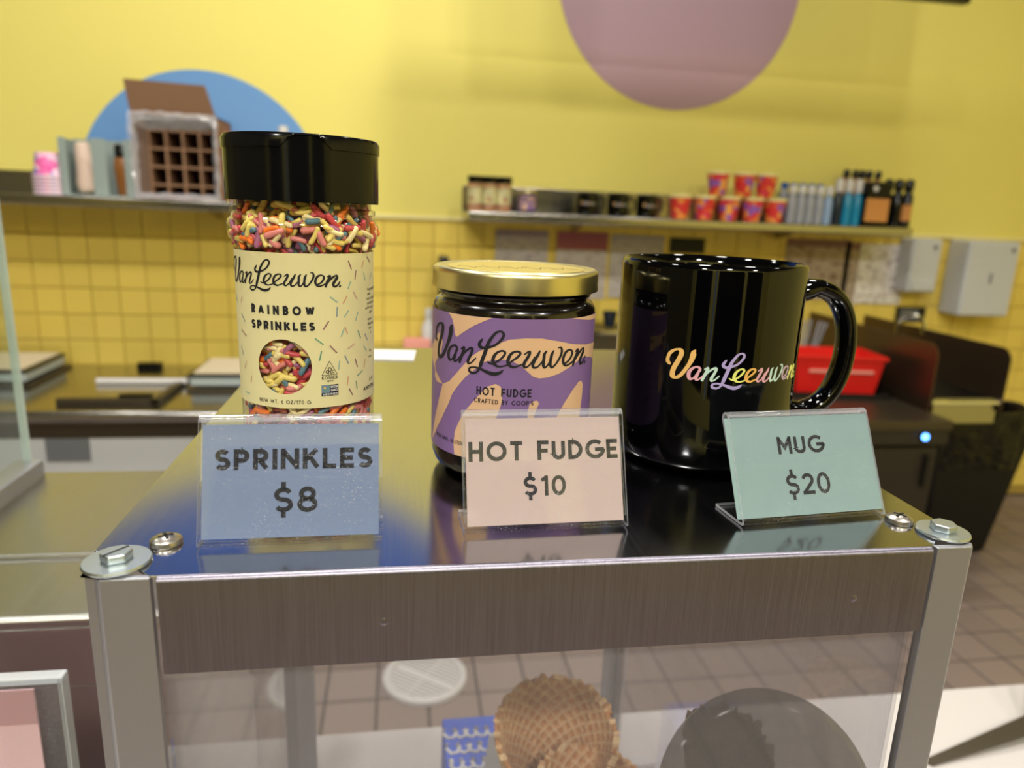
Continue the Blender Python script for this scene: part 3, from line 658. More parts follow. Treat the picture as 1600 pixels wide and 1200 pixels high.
# ------------------------------------------------------------------ the display case
CX0, CX1, CY0, CY1, CZ, CB = -.099, .213, .215, .592, 1.305, .861
case = thing('display_case', 'clear waffle cone display case with a brushed steel top and aluminium corner posts', 'display case', ((CX0+CX1)/2, (CY0+CY1)/2, CB))
c_ = .0085
wobj('top_plate', G().prism([(CX0+c_+.003, CY0+.012), (CX0+.022, CY0+.001), (CX1-.018, CY0+.001), (CX1-c_+.003, CY0+.012), (CX1+.001, CY0+.02), (CX1+.001, CY1), (CX0-.001, CY1), (CX0-.001, CY0+.02)], CZ-.0012, CZ), 'top_steel', case, bevel=.0004)
gg = G(); n = 8; pr = [(CY0-.0006, CZ-.034)]+[(CY0-.0006+.0022*(1-cos(a_)), CZ-.0022+.0022*sin(a_)) for a_ in [k*pi/2/n for k in range(n+1)]]
pr += [(CY0+.004, CZ-.0012), (CY0+.001, CZ-.0032), (CY0+.001, CZ-.034)]
M_yz = Matrix(((0, 0, 1, 0), (1, 0, 0, 0), (0, 1, 0, 0), (0, 0, 0, 1)))
wobj('front_flange', G().prism(pr, CX0+.0245, CX1-.0185, T=M_yz), 'flange_steel', case, smooth=40)
def post(x0, x1, y0, y1, sx, sy):
    ch = .0088 if sx < 0 and sy < 0 else .0025
    pts = [(x0, y0), (x1, y0), (x1, y1), (x0, y1)]
    o = []
    for (px, py) in pts:                                  # chamfer only the outer corner
        if (px == x0) == (sx < 0) and (py == y0) == (sy < 0):
            dx = ch*1.0 if px == x0 else -ch*1.0; dy = ch*1.25 if py == y0 else -ch*1.25
            q = [(px+dx, py), (px, py+dy)]
            if (sx < 0) == (sy < 0): q = q[::-1]
            o += q
        else: o.append((px, py))
    return o
for x0, x1, sx in ((CX0-.001, CX0+.0225, -1), (CX1-.0165, CX1+.0005, 1)):
    for y0, y1, sy in ((CY0, CY0+.02, -1), (CY1-.02, CY1, 1)):
        P_ = post(x0, x1, y0, y1, sx, sy); w_ = .0032              # an angle profile: both legs run along the outer faces
        ix = x1 if sx < 0 else x0; iy = y1 if sy < 0 else y0; P2 = []
        for q in P_:
            if q == (ix, iy):
                a_ = (ix, y0+w_ if sy < 0 else y1-w_); b_ = (x0+w_ if sx < 0 else x1-w_, iy); m_ = (b_[0], a_[1])
                k = P_.index(q); prev = P_[k-1]
                P2 += [a_, m_, b_] if abs(prev[0]-ix) < 1e-9 else [b_, m_, a_]
            else: P2.append(q)
        wobj('corner_post', G().prism(P2, CB, CZ-.0003), 'aluminium', case, bevel=.0007)
wobj('front_panel', gbox((CX0+.0225, CY0+.006, CB+.02), (CX1-.0165, CY0+.009, CZ-.003)), 'panel_acrylic', case, smooth=0)
wobj('side_panel', gbox((CX0+.006, CY0+.02, CB+.02), (CX0+.009, CY1-.02, CZ-.003)), 'panel_acrylic', case, smooth=0)
wobj('side_panel', gbox((CX1-.009, CY0+.02, CB+.02), (CX1-.006, CY1-.02, CZ-.003)), 'panel_acrylic', case, smooth=0)
for y in (CY0, CY1-.012): wobj('base_rail', gbox((CX0+.01, y+.002, CB), (CX1-.01, y+.012, CB+.02)), 'aluminium', case)
wobj('side_flange', gbox((CX0-.001, CY0+.02, CZ-.02), (CX0+.0005, CY1-.001, CZ-.0012)), 'top_steel', case, smooth=0)
wobj('side_flange', gbox((CX1-.0005, CY0+.02, CZ-.02), (CX1+.001, CY1-.001, CZ-.0012)), 'top_steel', case, smooth=0)
wobj('back_flange', gbox((CX0+.0225, CY1-.001, CZ-.03), (CX1-.0165, CY1+.0005, CZ-.0012)), 'top_steel', case, smooth=0)
wobj('rack', G().box((CX0+.02, .30, 1.005), (CX1-.02, .44, 1.011)).box((CX0+.02, .305, CB), (CX0+.026, .435, 1.005)).box((CX1-.026, .305, CB), (CX1-.02, .435, 1.005)), 'panel_acrylic', case, smooth=0)
wobj('disc_riser', G().box((.125, .236, 1.092), (.200, .290, 1.098)).box((.125, .236, CB), (.131, .290, 1.092)).box((.194, .236, CB), (.200, .290, 1.092)), 'panel_acrylic', case, smooth=0)
for wx, wy, rz, s_ in ((-.0895, .2255, .35, 1), (.2075, .2265, .2, .93)):
    t = obj('washer', G().lathe([(.0035, .0), (.0100*s_, .0), (.0103*s_, .0006), (.0100*s_, .0013), (.0035, .0014)], 48), 'zinc', case, loc=(wx-case.location.x, wy-case.location.y, CZ-CB+.0001))
    hx = [(.0049*cos(k*pi/3+rz), .0049*sin(k*pi/3+rz)) for k in range(6)]
    hg = G().prism(hx, .0013, .0042)
    b_ = obj('hex_bolt', hg, 'zinc', t, bevel=.0006, seg=3)
    obj('bolt_slot', G().box((-.0042, -.0004, .0041), (.0042, .0004, .0043), T=Matrix.Rotation(.9, 4, 'Z')), 'black_matte', t, smooth=0) if s_ == 1 else None
for wx, wy in ((-.0785, .2385), (.197, .2375)):
    t = obj('pan_screw', G().lathe([(.0052, 0), (.0053, .0008), (.0049, .0018), (.0036, .0026), (.0014, .0030), (0, .0031)], 40), 'screw_steel', case, loc=(wx-case.location.x, wy-case.location.y, CZ-CB+.0001))
    for r_ in (.5, .5+pi/2): obj('recess', G().box((-.0024, -.0005, .0022), (.0024, .0005, .00315), T=Matrix.Rotation(r_, 4, 'Z')), 'black_matte', t, smooth=0)
for hx_ in (-.005, .165): wobj('rivet', G().lathe([(.0016, 0), (.0013, .0002), (0, .0003)], 16, T=Matrix.Translation((hx_, CY0-.0005, CZ-.019)) @ Matrix.Rotation(pi/2, 4, 'X')), 'flange_steel', case)

# things inside / behind the case
def waffle_cone(name, label, loc, rz, tilt, R, H, sweep, jag, seed, choc=False):
    rnd = random.Random(seed); nu, nv = 240, 96; v = []; ridge = []
    def rimh(u): return 1+jag*(.5+.5*cos(u-sweep))+.022*noise.noise(Vector((u*5, seed, 0)))+.022*noise.noise(Vector((cos(u)*11, sin(u)*11, seed)))
    sheets = []
    for side, off in ((1, 0.0), (-1, -.0022)):
        for i in range(nu+1):
            u = 2*pi*i/nu*1.06; spiral = .0022*i/nu
            hh = rimh(u % (2*pi))
            for j in range(nv+1):
                t_ = j/nv*hh; r = max(.0015, R*t_+off-spiral+.002)
                a1 = (u*24/(2*pi)+t_*17) % 1; a2 = (u*24/(2*pi)-t_*17) % 1
                rd = max(max(0, 1-abs(a1-.5)/.2), max(0, 1-abs(a2-.5)/.2)); rd = min(1, rd*1.4)
                r += side*.0011*rd+.0006*noise.noise(Vector((u*20, t_*40, seed)))
                v.append((r*cos(u), r*sin(u), H*t_)); ridge.append(rd)
    f = []; n1 = nv+1; o1 = (nu+1)*n1
    for i in range(nu):
        for j in range(nv):
            a_ = i*n1+j; f.append((a_, a_+n1, a_+n1+1, a_+1)); a_ += o1; f.append((a_+1, a_+n1+1, a_+n1, a_))
        a_ = i*n1+nv; f.append((a_, a_+n1, a_+n1+o1, a_+o1))
    g = G().add(v, f)
    o = obj(name, g, 'chocolate' if choc else 'waffle', smooth=50, recalc=False, loc=loc, rot=(tilt[0], tilt[1], rz))
    at = o.data.attributes.new('ridge', 'FLOAT', 'POINT'); at.data.foreach_set('value', ridge)
    tag(o, label, 'cone', 'waffle cones in the display case'); return o
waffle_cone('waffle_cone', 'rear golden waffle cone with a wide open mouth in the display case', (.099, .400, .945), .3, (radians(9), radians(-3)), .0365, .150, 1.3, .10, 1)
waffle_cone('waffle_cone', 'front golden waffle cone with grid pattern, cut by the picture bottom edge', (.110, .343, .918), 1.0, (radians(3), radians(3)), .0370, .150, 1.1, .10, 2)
o = obj('smoky_disc', G().lathe([(0, .004), (.045, .004), (.050, .002), (.053, 0), (.053, .0018), (.049, .006), (0, .006)], 64, cap=False), 'smoke_plastic', loc=(.1735, .262, 1.147), rot=(radians(62), 0, radians(-8))); tag(o, 'smoky translucent round disc leaning upright at the right inside the case', 'lid')  # see-through disc standing in for an unidentified dark round shape
waffle_cone('waffle_cone', 'dark chocolate coated waffle cone behind the smoky round disc', (.177, .302, .997), .4, (radians(2), radians(-4)), .021, .155, 1.6, .06, 5, choc=True)
t = thing('paper_box', 'blue and white printed box of deli paper behind the waffle cones', 'box', (.095, .548, .861))
wobj('carton', gbox((.040, .515, .861), (.150, .583, .950)), 'blue_box', t, bevel=.0015)
for k in range(5):
    z = .945-.016*k; wobj('script_print', G().tube([(.043+.004*sin(q*1.3+k)+.0032*q, .5146, z+.0045*sin(q*2.1+k)) for q in range(9)], .0016, 6), 'white_plastic', t)
for k in range(3): wobj('script_print', G().tube([(.042+.0017*q+.0035*cos(q*1.1+k), .524+.019*k+.0065*sin(q*1.1+k), .9502) for q in range(0, 30)], .0016, 6), 'white_plastic', t)
gg = G(); v = []; f = []
for i in range(9):
    for j in range(9):
        a_, b_ = i/8, j/8; v.append((.064+.012*b_*(1-a_)+.07*a_, .510-.006*sin(a_*3)+.01*b_-.004, .900+.086*b_-.038*a_*b_*(1-.3*a_)-.012*a_))
for i in range(8):
    for j in range(8): f.append((i*9+j, (i+1)*9+j, (i+1)*9+j+1, i*9+j+1))
wobj('paper_sheet', gg.add(v, f), 'deli_paper', t, label='white deli paper sheet pulled up in front')
# ------------------------------------------------------------------ lettering (label units: mm)
LOGO = {"V":[[[-46.05,59.56,1.43],[-47.12,60.73,1.74],[-46.99,62.8,1.56],[-46.25,64.74,1.65],[-44.47,66.37,1.27],[-42.36,67.26,0.85],[-40.68,66.74,2.03],[-40.28,65.25,2.23],[-41.02,62.9,2.18],[-42.37,59.98,2.16],[-43.58,57.27,2.27],[-44.05,54.91,2.28],[-43.72,53.38,2.43],[-42.38,52.72,1.36],[-40.71,53.38,1.54],[-39.02,55.17,1.67],[-37.29,57.94,1.73],[-35.88,60.62,1.87],[-34.89,63.2,2.31],[-34.44,65.47,2.56],[-34.24,66.59,2.09],[-33.73,67.49,0.93]]],"a":[[[-31.09,57.14,1.06],[-30.62,57.69,1.32],[-30.53,58.59,1.21],[-31.36,59.3,1.0],[-32.78,59.23,0.83],[-34.4,58.2,1.2],[-35.58,56.45,1.59],[-35.78,54.63,1.69],[-35.13,53.17,1.51],[-33.92,52.99,0.81],[-32.64,54.27,0.85],[-31.58,56.0,1.02]],
 [[-31.13,56.51,1.12],[-31.7,54.87,1.28],[-32.03,53.26,1.35],[-31.4,52.79,0.8],[-30.15,53.57,0.73],[-28.74,55.12,0.74]]],"n":[[[-28.13,58.55,0.72],[-26.92,59.33,0.96],[-26.76,58.7,1.33],[-27.39,56.86,1.36],[-28.44,54.51,1.35],[-28.96,52.92,1.22]],
 [[-28.3,54.75,0.75],[-26.84,56.72,0.81],[-25.04,58.5,0.89],[-23.54,59.39,1.07],[-22.74,59.18,1.3],[-22.88,58.12,1.25],[-23.69,56.06,1.24],[-24.54,54.42,1.34],[-24.63,53.2,1.21],[-23.93,52.97,0.77],[-22.63,53.8,0.7],[-21.03,55.53,0.61]]],"L":[[[-18.24,63.77,0.56],[-18.85,62.89,1.13],[-19.56,61.75,1.28],[-19.3,60.7,1.41],[-18.08,60.12,1.22],[-16.28,60.36,1.11],[-14.53,60.9,1.01],[-12.61,61.84,1.01],[-10.95,63.34,1.05],[-9.74,65.12,1.17],[-9.53,66.4,1.14],[-10.24,67.25,0.94],[-11.3,67.35,0.8],[-12.77,66.62,1.04],[-14.22,64.81,1.22],[-15.47,62.78,1.42],[-16.29,60.57,1.57],[-17.1,57.91,1.59],[-18.04,55.22,1.61],[-18.67,53.19,1.58],[-19.21,51.6,1.12],[-20.1,50.18,0.87],[-21.28,49.37,0.82],[-22.75,49.29,1.02],[-23.9,49.89,1.14],[-23.8,51.01,0.92],[-22.57,51.62,0.73],[-20.87,51.73,0.76],[-18.97,51.41,0.91],[-17.11,50.75,1.22],[-15.06,50.08,1.47],[-13.07,49.79,1.61],[-11.35,50.14,1.42],[-10.08,50.78,1.07],[-9.34,51.54,0.51]]],"e":[[[-15.88,54.61,0.54],[-14.75,54.03,0.75],[-13.65,54.02,0.77],[-12.37,54.66,0.85],[-10.69,55.86,0.89],[-9.25,57.46,0.97],[-8.67,58.78,0.97],[-9.33,59.49,0.86],[-10.6,59.42,0.81],[-12.07,58.56,1.01],[-13.1,57.19,1.32],[-13.59,55.43,1.44],[-13.22,54.16,1.33],[-11.88,53.18,0.97],[-10.38,53.03,0.73],[-8.48,53.52,0.69],[-7.64,53.89,0.64]]],"e2":[[[-7.63,53.89,0.6],[-6.63,54.8,0.77],[-5.61,55.71,0.85],[-3.97,56.95,0.94],[-2.76,58.27,1.03],[-2.62,59.13,0.92],[-3.44,59.54,0.85],[-4.91,59.38,0.9],[-6.34,58.36,1.18],[-7.22,56.61,1.39],[-7.37,54.88,1.4],[-6.58,53.62,1.25],[-5.08,53.09,0.99],[-3.62,53.47,0.78],[-1.95,54.19,0.7]]],"u":[[[-0.86,58.47,0.52],[0.18,59.17,0.78],[1.19,59.56,0.97],[1.17,58.53,1.22],[0.19,56.59,1.27],[-0.71,55.08,1.3],[-0.98,53.78,1.27],[-0.2,53.09,0.91],[1.06,53.79,0.75],[2.3,55.29,0.76],[3.52,57.23,0.9]],
 [[5.44,59.73,0.78],[4.79,58.28,1.23],[3.57,56.15,1.26],[2.77,54.42,1.29],[2.87,53.3,1.11],[3.72,52.94,0.92],[5.03,53.47,0.78],[6.74,55.42,0.7]]],"w":[[[8.41,59.65,0.76],[7.5,58.43,1.27],[7.37,56.7,1.4],[7.19,54.75,1.39],[7.36,53.4,1.16],[8.03,52.93,0.9],[9.16,53.8,0.82],[10.24,55.7,0.84],[10.75,57.42,0.9]],
 [[11.64,59.67,0.71],[10.87,58.28,1.35],[10.46,56.13,1.38],[10.32,54.39,1.36],[10.63,53.23,1.18],[11.39,52.86,0.99],[12.82,53.9,0.92],[14.25,55.77,1.07],[15.42,57.98,1.21],[15.63,59.72,1.18],[14.96,60.85,0.83],[13.79,60.78,0.49]]],"e3":[[[17.64,53.94,0.81],[19.61,54.96,1.0],[21.02,56.58,1.23],[21.51,58.3,1.24],[20.8,59.22,0.8],[19.56,59.45,0.9],[17.86,58.66,1.3],[16.73,56.78,1.43],[16.6,54.81,1.38],[17.4,53.36,1.03],[18.87,52.99,0.87],[20.95,53.7,0.91],[22.82,54.6,0.86]]],"n2":[[[23.66,58.47,0.79],[24.76,59.16,0.88],[25.19,58.55,1.52],[24.32,57.1,1.53],[23.12,55.01,1.55],[22.49,52.74,1.24]],
 [[23.18,54.33,0.9],[25.09,56.55,1.03],[27.22,58.3,1.24],[29.22,59.27,0.75],[29.41,57.78,1.78],[28.11,55.93,1.73],[27.06,54.27,1.75],[27.43,52.75,1.17],[28.69,52.79,1.12],[30.36,54.01,1.06],[31.17,55.25,0.93]]],"dot":[[[31.05,52.54,1.11],[31.49,52.97,1.14]]]}
DASHES = [(21.7,91.8,23.4,88.1,'m'),(26.0,87.7,25.2,83.7,'m'),(31.2,91.5,29.8,88.4,'o'),(33.9,93.0,37.1,90.4,'m'),(31.1,86.3,32.3,83.0,'t'),(22.9,83.2,21.3,80.1,'t'),(24.3,78.7,26.5,75.4,'p'),(13.1,77.2,16.3,74.8,'t'),(20.8,77.2,18.8,74.1,'o'),(16.1,72.9,15.8,68.8,'b'),(21.5,71.1,19.2,68.3,'t'),(26.9,70.0,25.3,66.4,'t'),(12.3,67.2,10.0,63.8,'m'),(19.5,64.3,20.8,61.1,'o'),(19.1,63.7,17.6,60.2,'t'),(26.7,62.0,28.4,58.4,'g'),(31.6,59.9,33.8,56.7,'b'),(6.5,60.2,9.9,57.4,'g'),(12.6,56.8,15.6,53.5,'m'),(24.5,56.5,20.8,54.8,'p'),(30.5,54.6,33.0,52.0,'t'),(9.0,54.8,8.1,50.7,'g'),(19.2,52.0,21.0,48.3,'b'),(16.7,50.0,16.2,46.2,'t'),(24.7,49.9,26.1,46.0,'m'),(31.6,48.7,30.7,44.9,'o'),(29.5,43.8,25.8,42.1,'g'),(20.8,42.7,20.2,38.7,'o'),(25.1,40.0,25.7,36.1,'g'),(21.1,37.3,23.1,33.9,'m'),(-37.0,75.6,-33.4,72.9,'b'),(-27.8,75.4,-28.8,72.8,'p'),(-28.9,68.4,-25.9,65.2,'b'),(-29.5,61.3,-25.3,59.1,'m'),(-31.0,54.0,-29.0,50.5,'b'),(-26.4,48.4,-28.4,44.9,'p'),(-23.0,42.4,-23.7,39.4,'o'),(-28.9,34.4,-24.8,34.4,'t'),(39.0,85.7,36.9,83.3,'t')]
SWIRL = [[(-36.7,72.8),(-35.1,71.7),(-33.5,69.9),(-32.5,66.9),(-31.8,63.8),(-30.7,63.1),(-28.5,64.7),(-22.2,68.8),(-17.4,71.2),(-13.9,72.8),(-22.3,72.9),(-31.7,73.2)],
 [(-39.8,41.3),(-35.0,43.5),(-30.4,48.0),(-25.9,52.9),(-22.8,56.2),(-19.4,58.7),(-15.3,60.4),(-11.3,62.5),(-7.0,64.3),(-0.5,65.0),(6.2,64.9),(13.7,63.5),(21.5,61.7),(31.2,60.4),(46.9,59.4),(46.8,50.3),(39.5,53.6),(30.9,55.2),(27.3,54.8),(20.3,52.0),(14.6,49.8),(9.5,48.6),(5.7,48.4),(2.9,49.3),(0.1,51.8),(-2.2,53.8),(-5.4,55.3),(-8.9,55.9),(-13.3,55.5),(-17.2,54.4),(-20.7,51.3),(-25.7,47.0),(-29.1,43.2),(-32.7,38.7),(-35.4,33.4),(-40.2,26.0),(-46.9,17.6),(-52.7,12.2)],
 [(-58.5,52.5),(-48.8,59.2),(-44.1,63.0),(-41.4,62.3),(-40.3,59.2),(-41.6,54.8),(-44.8,51.8),(-48.3,48.7),(-48.3,42.9),(-45.7,41.1),(-39.8,41.3)],
 [(-18.4,41.1),(-15.7,44.2),(-12.1,45.7),(-10.0,44.7),(-9.1,42.0),(-9.5,37.4),(-10.7,33.4),(-12.4,28.9),(-14.1,23.1),(-13.8,14.6),(-30.8,10.8),(-31.5,16.8),(-30.9,22.3),(-28.8,26.9),(-25.3,32.8)],
 [(1.7,30.3),(1.4,34.1),(2.1,37.3),(3.6,38.8),(5.4,39.0),(6.2,37.8),(5.4,35.8),(4.3,32.6),(3.8,30.3)],
 [(14.3,29.4),(15.7,33.0),(19.0,37.3),(23.2,41.8),(27.2,44.8),(29.3,45.0),(31.0,42.9),(30.8,37.6),(29.7,30.6),(29.2,26.8)],
 [(16.9,73.1),(25.5,71.7),(34.2,70.6),(47.0,70.0),(46.9,71.9),(32.6,72.9),(23.9,73.0)]]
def ribbon(pts, ws, step=None):
    """flat stroke with mitred joints; pts 2-D, ws widths per point -> quads"""
    P = []; W = []
    for i in range(len(pts)-1):
        a = Vector(pts[i]); b = Vector(pts[i+1]); n = max(1, int((b-a).length/step)) if step else 1
        for k in range(n): P.append(a.lerp(b, k/n)); W.append(ws[i]+(ws[i+1]-ws[i])*k/n)
    P.append(Vector(pts[-1])); W.append(ws[-1]); v = []
    for i, p in enumerate(P):
        t0 = (p-P[i-1]).normalized() if i else None; t1 = (P[i+1]-p).normalized() if i < len(P)-1 else None
        t0 = t0 or t1; t1 = t1 or t0; n0 = Vector((-t0.y, t0.x)); n1 = Vector((-t1.y, t1.x)); m = (n0+n1)
        m = m.normalized() if m.length > 1e-3 else n0
        k = min(1/max(.3, m.dot(n0)), 2.2)
        v += [p+m*W[i]/2*k, p-m*W[i]/2*k]
    return v, [(2*i, 2*i+1, 2*i+3, 2*i+2) for i in range(len(P)-1)]
def smooth_stroke(pts, n=5):
    p = [Vector(q) for q in pts]; p = [2*p[0]-p[1]]+p+[2*p[-1]-p[-2]]; o = []
    for i in range(1, len(p)-2):
        a, b, c, d = p[i-1:i+3]
        for k in range(n):
            t = k/n; o.append(.5*(2*b+(c-a)*t+(2*a-5*b+4*c-d)*t*t+(3*b-a-3*c+d)*t**3))
    o.append(p[-2]); return o
def fan(c, r, n=12):
    return [Vector((c[0]+r*cos(2*pi*i/n), c[1]+r*sin(2*pi*i/n))) for i in range(n)], [tuple(range(n))]
def arc(cx, cy, rx, ry, a0, a1, n=14): return [(cx+rx*cos(radians(a0+(a1-a0)*i/n)), cy+ry*sin(radians(a0+(a1-a0)*i/n))) for i in range(n+1)]
# centre-line glyphs on a unit cap height; 'q' = ends extended by half the pen, 'b' = butt ends
GL = {
 'A': (.74, [('b', [(0, -.06), (.37, 1)]), ('b', [(.37, 1), (.74, -.06)]), ('b', [(.13, .27), (.61, .27)])]),
 'B': (.50, [('q', [(0, 0), (0, 1)]), ('b', [(0, 1), (.25, 1)]+arc(.25, .76, .23, .24, 90, -90)+[(0, .52)]), ('b', [(0, .52), (.26, .52)]+arc(.26, .26, .26, .26, 90, -90)+[(0, 0)])]),
 'C': (.78, [('b', arc(.48, .5, .48, .5, 48, 312, 24))]),
 'D': (.62, [('q', [(0, 0), (0, 1)]), ('b', [(0, 1), (.15, 1)]+arc(.15, .5, .48, .5, 90, -90, 20)+[(0, 0)])]),
 'E': (.46, [('q', [(0, 0), (0, 1)]), ('q', [(0, 1), (.44, 1)]), ('q', [(0, .5), (.38, .5)]), ('q', [(0, 0), (.44, 0)])]),
 'F': (.44, [('q', [(0, 0), (0, 1)]), ('q', [(0, 1), (.44, 1)]), ('q', [(0, .47), (.38, .47)])]),
 'G': (.86, [('b', arc(.48, .5, .48, .5, 48, 360, 26)), ('b', [(.96, .5), (.96, .44)]), ('q', [(.58, .47), (.90, .47)])]),
 'H': (.60, [('q', [(0, 0), (0, 1)]), ('q', [(.6, 0), (.6, 1)]), ('b', [(0, .5), (.6, .5)])]),
 'I': (.0, [('q', [(0, 0), (0, 1)])]),
 'K': (.54, [('q', [(0, 0), (0, 1)]), ('b', [(.03, .42), (.54, 1.06)]), ('b', [(.2, .62), (.58, -.06)])]),
 'L': (.42, [('q', [(0, 1), (0, 0)]), ('q', [(0, 0), (.40, 0)])]),
 'M': (.74, [('q', [(0, 0), (0, .98)]), ('q', [(.74, 0), (.74, .98)]), ('b', [(0, 1), (.37, .33), (.74, 1)])]),
 'N': (.62, [('q', [(0, 0), (0, 1)]), ('q', [(.62, 0), (.62, 1)]), ('b', [(0, 1), (.62, 0)])]),
 'O': (.94, [('b', arc(.47, .5, .47, .5, 0, 360, 30))]),
 'P': (.48, [('q', [(0, 0), (0, 1)]), ('b', [(0, 1), (.22, 1)]+arc(.22, .72, .26, .28, 90, -90)+[(0, .44)])]),
 'R': (.50, [('q', [(0, 0), (0, 1)]), ('b', [(0, 1), (.22, 1)]+arc(.22, .72, .26, .28, 90, -90)+[(0, .44)]), ('b', [(.2, .44), (.50, -.07)])]),
 'S': (.46, [('b', arc(.23, .76, .22, .24, 28, 270, 18)+arc(.23, .26, .24, .26, 90, -150, 18)[1:])]),
 'T': (.54, [('q', [(.27, 0), (.27, 1)]), ('q', [(.03, 1), (.51, 1)])]),
 'U': (.56, [('b', [(0, 1.07), (0, .28)]+arc(.28, .28, .28, .28, 180, 360)+[(.56, 1.07)])]),
 'V': (.70, [('b', [(0, 1.06), (.35, 0)]), ('b', [(.35, 0), (.70, 1.06)])]),
 'W': (1.04, [('b', [(0, 1.06), (.27, 0)]), ('b', [(.27, 0), (.52, .95)]), ('b', [(.52, .95), (.77, 0)]), ('b', [(.77, 0), (1.04, 1.06)])]),
 'X': (.56, [('b', [(0, -.05), (.56, 1.05)]), ('b', [(0, 1.05), (.56, -.05)])]),
 'Y': (.60, [('b', [(0, 1.06), (.30, .46)]), ('b', [(.60, 1.06), (.30, .46)]), ('b', [(.30, .5), (.30, -.06)])]),
 'Z': (.50, [('q', [(0, 1), (.5, 1)]), ('b', [(.5, 1), (0, 0)]), ('q', [(0, 0), (.5, 0)])]),
 '0': (.54, [('b', arc(.27, .5, .27, .5, 0, 360, 30))]),
 '1': (.24, [('q', [(.22, 0), (.22, 1)]), ('b', [(.22, 1), (-.02, .82)])]),
 '2': (.48, [('b', arc(.24, .72, .24, .28, 165, -28, 16)+[(.0, 0)]), ('q', [(0, 0), (.48, 0)])]),
 '4': (.52, [('q', [(.38, 0), (.38, 1)]), ('b', [(.38, 1), (0, .28)]), ('q', [(0, .28), (.52, .28)])]),
 '6': (.50, [('b', arc(.25, .3, .25, .3, 0, 360, 24)), ('b', [(.02, .38), (.36, 1.04)])]),
 '7': (.50, [('q', [(0, 1), (.48, 1)]), ('b', [(.5, 1), (.14, -.06)])]),
 '8': (.54, [('b', arc(.27, .76, .215, .24, 0, 360, 24)), ('b', arc(.27, .26, .27, .27, 0, 360, 26))]),
 '$': (.50, [('b', arc(.25, .74, .24, .24, 24, 270, 18)+arc(.25, .26, .25, .24, 90, -152, 18)[1:]), ('b', [(.25, .98), (.25, 1.36)]), ('b', [(.25, .02), (.25, -.36)])]),
 '/': (.36, [('b', [(0, -.1), (.36, 1.1)])]), '.': (.0, [('q', [(0, 0), (0, .02)])]), ',': (.0, [('b', [(0, .06), (-.06, -.18)])]), "'": (.0, [('b', [(0, 1.05), (-.03, .78)])]), ':': (0, [('q', [(0, .05), (0, .07)]), ('q', [(0, .5), (0, .52)])]),
 'i': (0, [('q', [(0, 0), (0, .6)]), ('q', [(0, .9), (0, .91)])]), 'l': (0, [('q', [(0, 0), (0, 1)])]), 'o': (.5, [('b', arc(.25, .3, .25, .3, 0, 360, 14))]), 'c': (.44, [('b', arc(.25, .3, .25, .3, 45, 315, 12))]),
 'e': (.5, [('b', [(0, .3), (.5, .3)]+arc(.25, .3, .25, .3, 0, 310, 12))]), 'n': (.42, [('q', [(0, 0), (0, .6)]), ('b', [(0, .35)]+arc(.21, .38, .21, .22, 180, 0, 8)+[(.42, 0)])]),
 'm': (.76, [('q', [(0, 0), (0, .6)]), ('b', arc(.19, .4, .19, .2, 180, 0, 8)+[(.38, 0)]), ('b', arc(.57, .4, .19, .2, 180, 0, 8)+[(.76, 0)])]), 'r': (.26, [('q', [(0, 0), (0, .6)]), ('b', arc(.22, .36, .22, .24, 180, 80, 6))]),
 's': (.34, [('b', arc(.17, .45, .15, .15, 30, 270, 8)+arc(.17, .15, .17, .15, 90, -150, 8)[1:])]), 't': (.26, [('q', [(.12, 0), (.12, .85)]), ('b', [(0, .6), (.28, .6)])]), 'a': (.5, [('b', arc(.25, .3, .25, .3, 0, 360, 14)), ('q', [(.5, 0), (.5, .6)])]),
 'p': (.5, [('b', arc(.25, .3, .25, .3, 0, 360, 14)), ('q', [(0, -.3), (0, .6)])]), 'd': (.5, [('b', arc(.25, .3, .25, .3, 0, 360, 14)), ('q', [(.5, 0), (.5, 1)])]), 'g': (.5, [('b', arc(.25, .3, .25, .3, 0, 360, 14)), ('b', [(.5, .6), (.5, -.1)]+arc(.25, -.1, .25, .2, 0, -140, 6))]),
 'b': (.5, [('b', arc(.25, .3, .25, .3, 0, 360, 14)), ('q', [(0, 0), (0, 1)])]),
 'u': (.42, [('b', [(0, .6), (0, .22)]+arc(.21, .22, .21, .22, 180, 360, 8)+[(.42, .6)])]), 'f': (.26, [('b', [(.08, 0), (.08, .75)]+arc(.24, .78, .16, .2, 180, 90, 4)), ('b', [(0, .6), (.26, .6)])]), 'w': (.7, [('b', [(0, .6), (.18, 0), (.35, .6), (.52, 0), (.7, .6)])]),
 'h': (.42, [('q', [(0, 0), (0, 1)]), ('b', arc(.21, .38, .21, .22, 180, 0, 8)+[(.42, 0)])]), 'x': (.4, [('b', [(0, 0), (.4, .6)]), ('b', [(0, .6), (.4, 0)])]),
}
